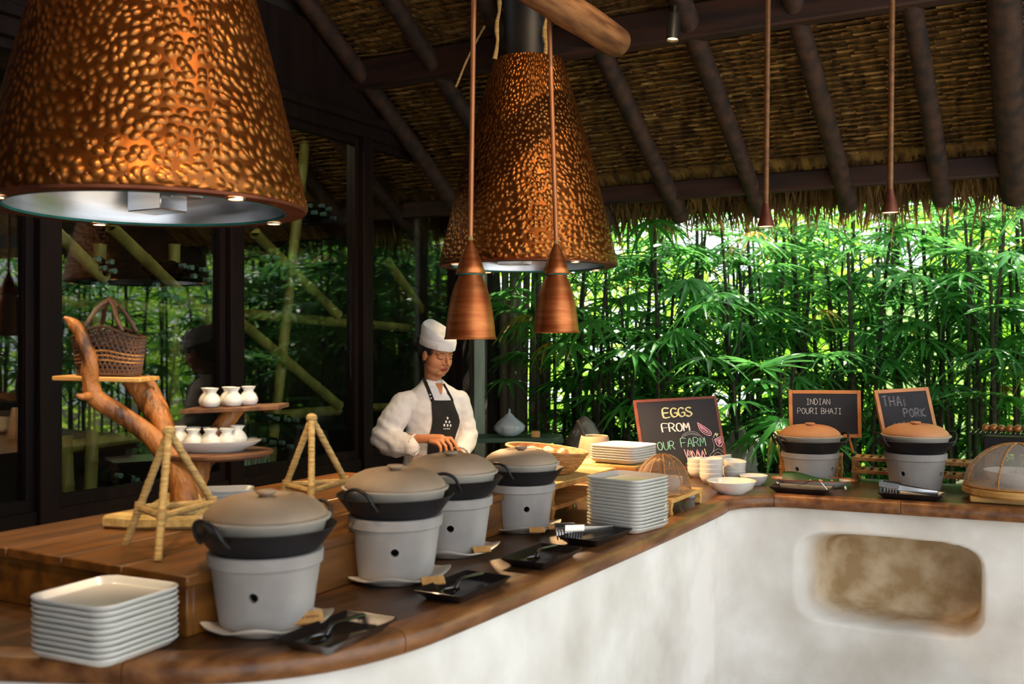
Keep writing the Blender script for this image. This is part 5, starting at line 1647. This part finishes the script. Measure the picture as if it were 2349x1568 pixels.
# ---- frames
BF = R(27)                       # body turned to her left, picture right
bf = Vector((math.sin(BF), -math.cos(BF), 0)); brt = Vector((-math.cos(BF), -math.sin(BF), 0))
HF, HPITCH = R(46), R(14)
hc = Vector((.042, -.03, 1.447))
hf0 = Vector((math.sin(HF), -math.cos(HF), 0)); hr_ = Vector((-math.cos(HF), -math.sin(HF), 0))
hf = hf0 * math.cos(HPITCH) - Vector((0, 0, 1)) * math.sin(HPITCH)
hu = hf0 * math.sin(HPITCH) + Vector((0, 0, 1)) * math.cos(HPITCH)
HM = Matrix(((hr_.x, hf.x, hu.x, hc.x), (hr_.y, hf.y, hu.y, hc.y), (hr_.z, hf.z, hu.z, hc.z), (0, 0, 0, 1))) @ Matrix.Diagonal((1.12, 1.06, 1.0, 1))
def H(x, y, z): return HM @ Vector((x, y, z))
def hball(m, c, r, n=20, k=14):
    q = MB().ball(c, r, n, k); m.add(q.v, q.f, HM)

body = MB()
hball(body, (0, -.012, .035), (.072, .088, .085)); hball(body, (0, .016, -.020), (.0620, .064, .084)); hball(body, (0, .045, -.082), (.030, .028, .024))
for s in (-1, 1):
    hball(body, (s * .026, .030, -.026), (.040, .043, .048)); hball(body, (s * .022, .022, -.058), (.040, .044, .040))
    hball(body, (s * .030, .0630, .0070), (.0165, .0120, .0100)); hball(body, (s * .012, .084, -.026), (.0085, .009, .007))
    hball(body, (s * .072, -.006, -.002), (.009, .017, .029)); hball(body, (s * .026, .056, .026), (.026, .018, .012))
q = MB(); capsule(q, [(0, .076, .018), (0, .090, -.006), (0, .098, -.022)], [.0085, .009, .0105]); body.add(q.v, q.f, HM)
hball(body, (0, .0765, -.0505), (.0205, .0095, .0055)); hball(body, (0, .0735, -.0600), (.0175, .0100, .0064)); hball(body, (0, .064, -.045), (.03, .016, .026))
nb = Vector((.022, .0, 1.255))
q = MB(); capsule(q, [H(0, -.02, -.055), nb + Vector((0, .0, .03)), nb], [.048, .046, .058]); body.add(q.v, q.f)
# trunk, legs
def ell_ring(c, w_, d_, n=28):
    return [tuple(c + brt * (w_ * math.cos(2 * PI * j / n)) + bf * (d_ * math.sin(2 * PI * j / n))) for j in range(n)]
bc = Vector((.020, .005, 0))
body.rings([ell_ring(bc + Vector((0, 0, z)), w_, d_) for z, w_, d_ in [(1.28, .05, .05), (1.25, .12, .06), (1.20, .15, .085), (1.05, .13, .09), (.92, .14, .095), (.78, .15, .105)]])
for s in (-1, 1):
    capsule(body, [bc + brt * (s * .075) + Vector((0, 0, .80)), bc + brt * (s * .08) + Vector((0, 0, .44)), bc + brt * (s * .08) + Vector((0, 0, .07))], [.075, .055, .038])
    capsule(body, [bc + brt * (s * .08) + Vector((0, 0, .035)), bc + brt * (s * .085) + bf * .14 + Vector((0, 0, .03))], [.035, .026])
# arms
shR, elR, wrR = L2(926, 926, -.075), L2(882, 1006, -.13), L2(966, 1006, -.22)
shL, elL, wrL = L2(1050, 922, .07), L2(1070, 1000, .01), L2(1052, 1040, -.12)
capsule(body, [shR, elR, wrR], [.045, .036, .0235]); capsule(body, [shL, elL, wrL], [.045, .036, .024])
# her right hand: palm plus five bent fingers closed on a dark handle
pk = L2(1012, 1006, -.235)
capsule(body, [wrR, wrR.lerp(pk, .55), pk], [.0225, .026, .024])
hdir = (pk - wrR).normalized()
for k, (px, py, yy, l1, l2_) in enumerate([(1003, 1016, -.262, .026, .020), (1013, 1012, -.258, .032, .024), (1024, 1008, -.250, .035, .026), (1034, 1005, -.236, .034, .026)]):
    kn = L2(px, py, yy)
    capsule(body, [wrR.lerp(kn, .6), kn], [.014, .0105], 10)
    p1 = kn + Vector((.62, -.12, -.72)).normalized() * l1
    p2 = p1 + Vector((.05 + .10 * k, .10, -1)).normalized() * l2_
    p3 = p2 + Vector((-.35 + .2 * k, .45, -.75)).normalized() * .017
    capsule(body, [kn, p1, p2, p3], [.0105, .0088, .0082, .0068], 10)
th0 = L2(992, 1012, -.205)
capsule(body, [th0, L2(1012, 1024, -.205), L2(1030, 1029, -.212), L2(1040, 1031, -.215)], [.015, .0115, .0095, .0078], 10)
# her left hand below the cuff
pl_ = L2(1050, 1052, -.155)
capsule(body, [wrL, pl_], [.023, .026])
for k in range(4):
    kn = pl_ + Vector((-.022 + .015 * k, -.012, -.012))
    capsule(body, [kn, kn + Vector((0, -.028, -.012)), kn + Vector((.002, -.034, -.034))], [.0098, .0085, .0072], 10)
capsule(body, [pl_ + Vector((-.02, 0, 0)), pl_ + Vector((-.040, -.02, -.008)), pl_ + Vector((-.042, -.042, -.015))], [.012, .0095, .0078], 10)
bo = remesh(body, 0.0026, 3, 'body', M['skin'], cook, None, .45)
# soften the planes of the face a little more than the fingers
HI = HM.inverted()
vg = bo.vertex_groups.new(name='head')
for v in bo.data.vertices:
    c = HI @ v.co
    if abs(c.x) < .12 and -.2 < c.y < .14 and -.14 < c.z < .14:
        f_ = 1.0 if (c.y < .060 or abs(c.x) > .05) else (.55 if c.z > -.005 and abs(c.x) > .012 else .22)
        vg.add([v.index], f_, 'REPLACE')
sm_ = bo.modifiers.new('s', 'SMOOTH'); sm_.factor = .5; sm_.iterations = 30; sm_.vertex_group = 'head'
dg = bpy.context.evaluated_depsgraph_get()
nm = bpy.data.meshes.new_from_object(bo.evaluated_get(dg), depsgraph=dg)
bo.modifiers.clear(); bo.data = nm; bo.vertex_groups.clear()
# lips keep their own colour
bo.data.materials.append(M['lip'])
HI = HM.inverted()
for p in bo.data.polygons:
    c = HI @ p.center
    if c.y > .066 and ((c.x / .0200) ** 2 + ((c.z + .0555) / .0105) ** 2) < 1 and c.z < -.044:
        p.material_index = 1
bvh_body = BVHTree.FromPolygons([v.co.copy() for v in bo.data.vertices], [tuple(p.vertices) for p in bo.data.polygons])
def on_face(x, z, off=.001):
    o_ = H(x, .25, z); d_ = -hf
    hit = bvh_body.ray_cast(o_, d_)
    return (hit[0] + hf * off) if hit[0] else H(x, .08, z)
for s in (-1, 1):
    MB().tube([on_face(s * x, z, .0000) for x, z in [(.013, .0265), (.024, .0300), (.036, .0310), (.047, .0270)]], [.0020, .0030, .0028, .0010], 6, flat=.7, up=hu).build('eyebrow', M['hair'], cook)
    MB().tube([on_face(s * x, z, .0008) for x, z in [(.0165, .0035), (.023, .0005), (.031, -.0005), (.039, .0008), (.047, .0045)]], [.0009, .0017, .0021, .0021, .0014], 6).build('eyelashes', M['hair'], cook)
    MB().tube([on_face(s * x, z, .0003) for x, z in [(.017, .0115), (.03, .0150), (.044, .0115)]], [.0005, .0007, .0005], 5).build('eyelid_crease', M['lip'], cook)
# hair and bun
hm = MB()
hball(hm, (0, -.026, .032), (.0765, .0855, .082)); hball(hm, (0, -.055, -.012), (.063, .050, .060))
for s in (-1, 1): hball(hm, (s * .066, .020, .030), (.010, .020, .026))
hball(hm, (0.008, -.122, .030), (.046, .042, .046)); hball(hm, (.004, -.098, .020), (.03, .04, .03))
remesh(hm, .0035, 3, 'hair', M['hair'], cook, lambda c: .0016 * noise.noise(c * 90))
# cap: band, then a soft crown higher at the back
rg = []
def cap_ring(z, k, lift=0.0, sag=0.0, fwd=0.0):
    out = []
    for j in range(44):
        a = 2 * PI * j / 44
        x, y = .0805 * k * math.cos(a), .0965 * k * math.sin(a) - .008 + fwd
        zz_ = z + lift * (-math.sin(a)) + sag * math.sin(3 * a + .6)
        out.append(tuple(H(x, y, zz_ + .052)))
    return out
capm = MB().rings([cap_ring(-.004, .975, .004), cap_ring(0, 1.0, .004), cap_ring(.002, 1.01, .004), cap_ring(.030, 1.02, .003), cap_ring(.046, 1.025, .004, .001), cap_ring(.062, 1.03, .012, .003, -.004), cap_ring(.082, .99, .022, .004, -.010),
                   cap_ring(.094, .88, .026, .005, -.014), cap_ring(.090, .72, .022, .006, -.012), cap_ring(.080, .5, .012, .006, -.006), cap_ring(.076, .2, .004, .002), cap_ring(.076, .02)], cap0=False)
vs = []
for v in capm.v:
    v = Vector(v); k = .004 * noise.noise(v * 28)
    vs.append(tuple(v + hu * k + hr_ * k))
capm.v = vs
capm.build('cap', M['cotton'], cook, smooth=70)
bandm = MB().rings([cap_ring(-.003, 1.012, .004), cap_ring(-.002, 1.032, .004), cap_ring(.040, 1.048, .003), cap_ring(.042, 1.03, .003)], cap0=False, cap1=False)
bandm.build('cap_band', M['cotton'], cook, smooth=60)

# ---- jacket
TOR = [(1.318, .056, .056, -.008), (1.296, .078, .066, -.004), (1.268, .118, .080, 0), (1.238, .152, .092, 0), (1.20, .164, .102, .004), (1.15, .165, .112, .008), (1.06, .158, .118, .008), (.96, .160, .122, .004), (.86, .170, .130, 0), (.80, .174, .134, 0)]
jm = MB()
jm.rings([ell_ring(bc + bf * o_ + Vector((0, 0, z)), w_, d_, 40) for z, w_, d_, o_ in TOR])
cuR = L2(938, 1014, -.205)
capsule(jm, [shR + Vector((.03, .02, .0)), shR, shR.lerp(elR, .5) + Vector((-.008, -.01, 0)), elR + Vector((-.004, 0, .004)), elR.lerp(cuR, .55) + Vector((0, -.006, -.014)), cuR + Vector((0, 0, -.016))], [.074, .068, .071, .072, .068, .058], 18)
capsule(jm, [elR.lerp(cuR, .5) + Vector((0, .0, -.034)), elR + Vector((.01, 0, -.04))], [.055, .05], 16)
cuL = L2(1060, 1030, -.075)
capsule(jm, [shL + Vector((-.03, -.02, 0)), shL, shL.lerp(elL, .5), elL, elL.lerp(cuL, .6), cuL], [.072, .066, .065, .064, .058, .050], 18)
def folds(c):
    s = .0065 * noise.noise(Vector((c.x * 13, c.y * 13, c.z * 5))) + .003 * noise.noise(c * 34)
    dR = (c - elR).length
    s += .007 * math.sin(c.z * 95 + c.x * 60) * max(0, 1 - dR / .16)
    dL = (c - elL).length
    s += .005 * math.sin(c.z * 100 - c.x * 50) * max(0, 1 - dL / .13)
    return s
jk = remesh(jm, .0055, 3, 'jacket', M['cotton'], cook, folds)
bvh_j = BVHTree.FromPolygons([v.co.copy() for v in jk.data.vertices], [tuple(p.vertices) for p in jk.data.polygons])
eye_l = Vector((-((985 - 1174.5) / F) * 5.5, -5.5, EYE))
def on_coat(px, py, off, bvh=None):
    d_ = (L2(px, py, 0) - eye_l).normalized()
    h_ = (bvh or bvh_j).ray_cast(eye_l, d_)
    p = h_[0] if h_[0] else L2(px, py, -.05)
    return p - d_ * off
# cuff rims
def cuff(c, d_, r, name='cuff'):
    d_ = d_.normalized(); a = d_.orthogonal().normalized(); b = d_.cross(a)
    pts = [c + (a * math.cos(2 * PI * k / 28) + b * math.sin(2 * PI * k / 28)) * r * (1 + .06 * math.sin(3 * k)) for k in range(29)]
    MB().tube(pts, .006, 8).build(name, M['cotton'], cook)
cuff(cuR + Vector((.030, -.006, -.012)), cuR - elR, .052); cuff(cuL + (cuL - elL).normalized() * .03, cuL - elL, .044)
# shirt front showing between the straps
def patch(rows_, off, name, mat, thick=.003, bvh=None):
    n = len(rows_[0])
    F_ = [[on_coat(px, py, off, bvh) for px, py in r] for r in rows_]
    vs = [p for r in F_ for p in r]
    m = MB()
    fs = [(i * n + j, i * n + j + 1, (i + 1) * n + j + 1, (i + 1) * n + j) for i in range(len(rows_) - 1) for j in range(n - 1)]
    N_ = len(vs)
    back = [p + (p - eye_l).normalized() * thick for p in vs]
    m.add([tuple(p) for p in vs + back], fs + [tuple(reversed([i + N_ for i in f])) for f in fs])
    R_ = len(rows_)
    ring = [j for j in range(n)] + [i * n + n - 1 for i in range(1, R_)] + [(R_ - 1) * n + j for j in range(n - 2, -1, -1)] + [i * n for i in range(R_ - 2, 0, -1)]
    m.f += [(ring[(k + 1) % len(ring)], ring[k], ring[k] + N_, ring[(k + 1) % len(ring)] + N_) for k in range(len(ring))]
    return m.build(name, mat, cook, smooth=60)
def span(xa, xb, y, n=7, bow=0):
    return [(xa + (xb - xa) * k / (n - 1), y + bow * (1 - (2 * k / (n - 1) - 1) ** 2)) for k in range(n)]
patch([span(984, 1012, 884), span(986, 1020, 893), span(988, 1026, 903), span(990, 1034, 913), span(992, 1038, 924)], .003, 'shirt_front', M['cotton2'])
ap_rows = [span(991, 1039, 917, 9, 1), span(990, 1042, 926, 9), span(991, 1047, 940, 9), span(992, 1052, 952, 9), span(992, 1055, 966, 9), span(990, 1052, 980, 9), span(986, 1047, 994, 9), span(983, 1043, 1008, 9), span(981, 1042, 1024, 9), span(980, 1042, 1045, 9), span(978, 1042, 1070, 9)]
ap = patch(ap_rows, .008, 'apron', M['apron'])
bvh_a = BVHTree.FromPolygons([v.co.copy() for v in ap.data.vertices], [tuple(p.vertices) for p in ap.data.polygons])
# neck straps
def strap(pts, w_, bvh=None):
    P_ = [on_coat(px, py, .007, bvh) for px, py in pts]
    P_ = catmull(P_, 4)
    m = MB(); rg = []
    for i, p in enumerate(P_):
        t = (P_[min(i + 1, len(P_) - 1)] - P_[max(i - 1, 0)]).normalized()
        v_ = (p - eye_l).normalized(); s_ = t.cross(v_).normalized() * w_
        rg.append([tuple(p - s_), tuple(p + s_), tuple(p + s_ + v_ * .003), tuple(p - s_ + v_ * .003)])
    m.rings(rg).build('apron_strap', M['apron'], cook, smooth=60)
strap([(971, 866), (975, 874), (979, 884), (984, 896), (989, 908), (993, 920)], .0095)
strap([(1017, 880), (1022, 889), (1028, 900), (1034, 911), (1038, 920)], .0075)
# open neckline above the shirt
patch([span(1000, 1015, 878, 5), span(1003, 1016, 886, 5), span(1007, 1015, 894, 5), span(1010, 1014, 903, 5)], .0065, 'neckline', M['skin'])
# stand collar
cm = []
for z, r in ((-.004, .054), (.022, .055), (.030, .053), (.028, .050), (0, .050)):
    cm.append([tuple(nb + Vector((0, .004, .012 + z)) + brt * (r * math.cos(BF * 0 + R(115) + R(310) * j / 24)) + bf * (r * math.sin(R(115) + R(310) * j / 24))) for j in range(25)])
MB().rings(cm, closed=False).build('collar', M['cotton2'], cook, smooth=60)
for px, py in [(1026, 958.5), (1022.4, 967), (1030.2, 967.4), (1018.6, 974.8), (1026, 975.2), (1032.6, 975.4)]:
    p = on_coat(px, py, .0012, bvh_a); d_ = (p - eye_l).normalized()
    a = d_.orthogonal().normalized(); b = d_.cross(a)
    n = 12; r = .0072
    m = MB().rings([[tuple(p + (a * math.cos(2 * PI * j / n) + b * math.sin(2 * PI * j / n)) * r + d_ * dz) for j in range(n)] for dz in (0, .001)])
    m.build('apron_emblem', M['emblem'], cook, smooth=0)
for px, py in [(1018.5, 983), (1022.5, 983), (1027, 983), (1031, 983)]:
    p = on_coat(px, py, .0012, bvh_a)
    MB().box(p, (.005, .0015, .0065)).build('apron_emblem', M['emblem'], cook, smooth=0)
# jacket buttons
for px, py in [(987, 905), (989, 913)]:
    MB().ball(on_coat(px, py, .003), .0055, 10, 6).build('button', M['cotton'], cook)
# skirt
MB().rings([ell_ring(bc + Vector((0, 0, z)), w_, d_, 32) for z, w_, d_ in [(.84, .172, .132), (.60, .185, .15), (.30, .20, .165), (.29, .195, .16)]]).build('skirt', M['skirt'], cook, smooth=60)
# checked cloth tucked at the waist
patch([span(952, 968, 1040, 5), span(944, 968, 1058, 5), span(938, 968, 1080, 5)], .012, 'side_cloth', pm('checked_cloth', '#d8a08c', '#ecdcd6', 60, (3, 3, 3), rough=.9))
# spatula held in the right hand
tm = YAW
sp = thing('spatula', 'black-handled spatula held in the hand of the cook', 'spatula', (CX, CY, 0), YAW)
a, b = L2(1016, 1019, -.235), L2(1078, 1048, -.20)
MB().tube([a, a.lerp(b, .5), b], [.0075, .0085, .0075], 10).build('handle', M['iron'], sp)
e = b + (b - a).normalized() * .13
MB().tube([b, b.lerp(e, .3), e], [.004, .014, .03], 10, flat=.12, up=(0, 0, 1)).build('blade', M['cutlery'], sp)
# cooking station in front of her
cs = thing('cooking_station', 'low dark cooking station with steel top in front of the cook', 'stove', (CX, CY, 0), YAW)
MB().box((.02, -.40, .40), (.36, .30, .80)).build('cabinet', M['frame'], cs, bevel=.005)
MB().box((.02, -.40, .81), (.38, .32, .02)).build('steel_top', M['steel'], cs, bevel=.003)
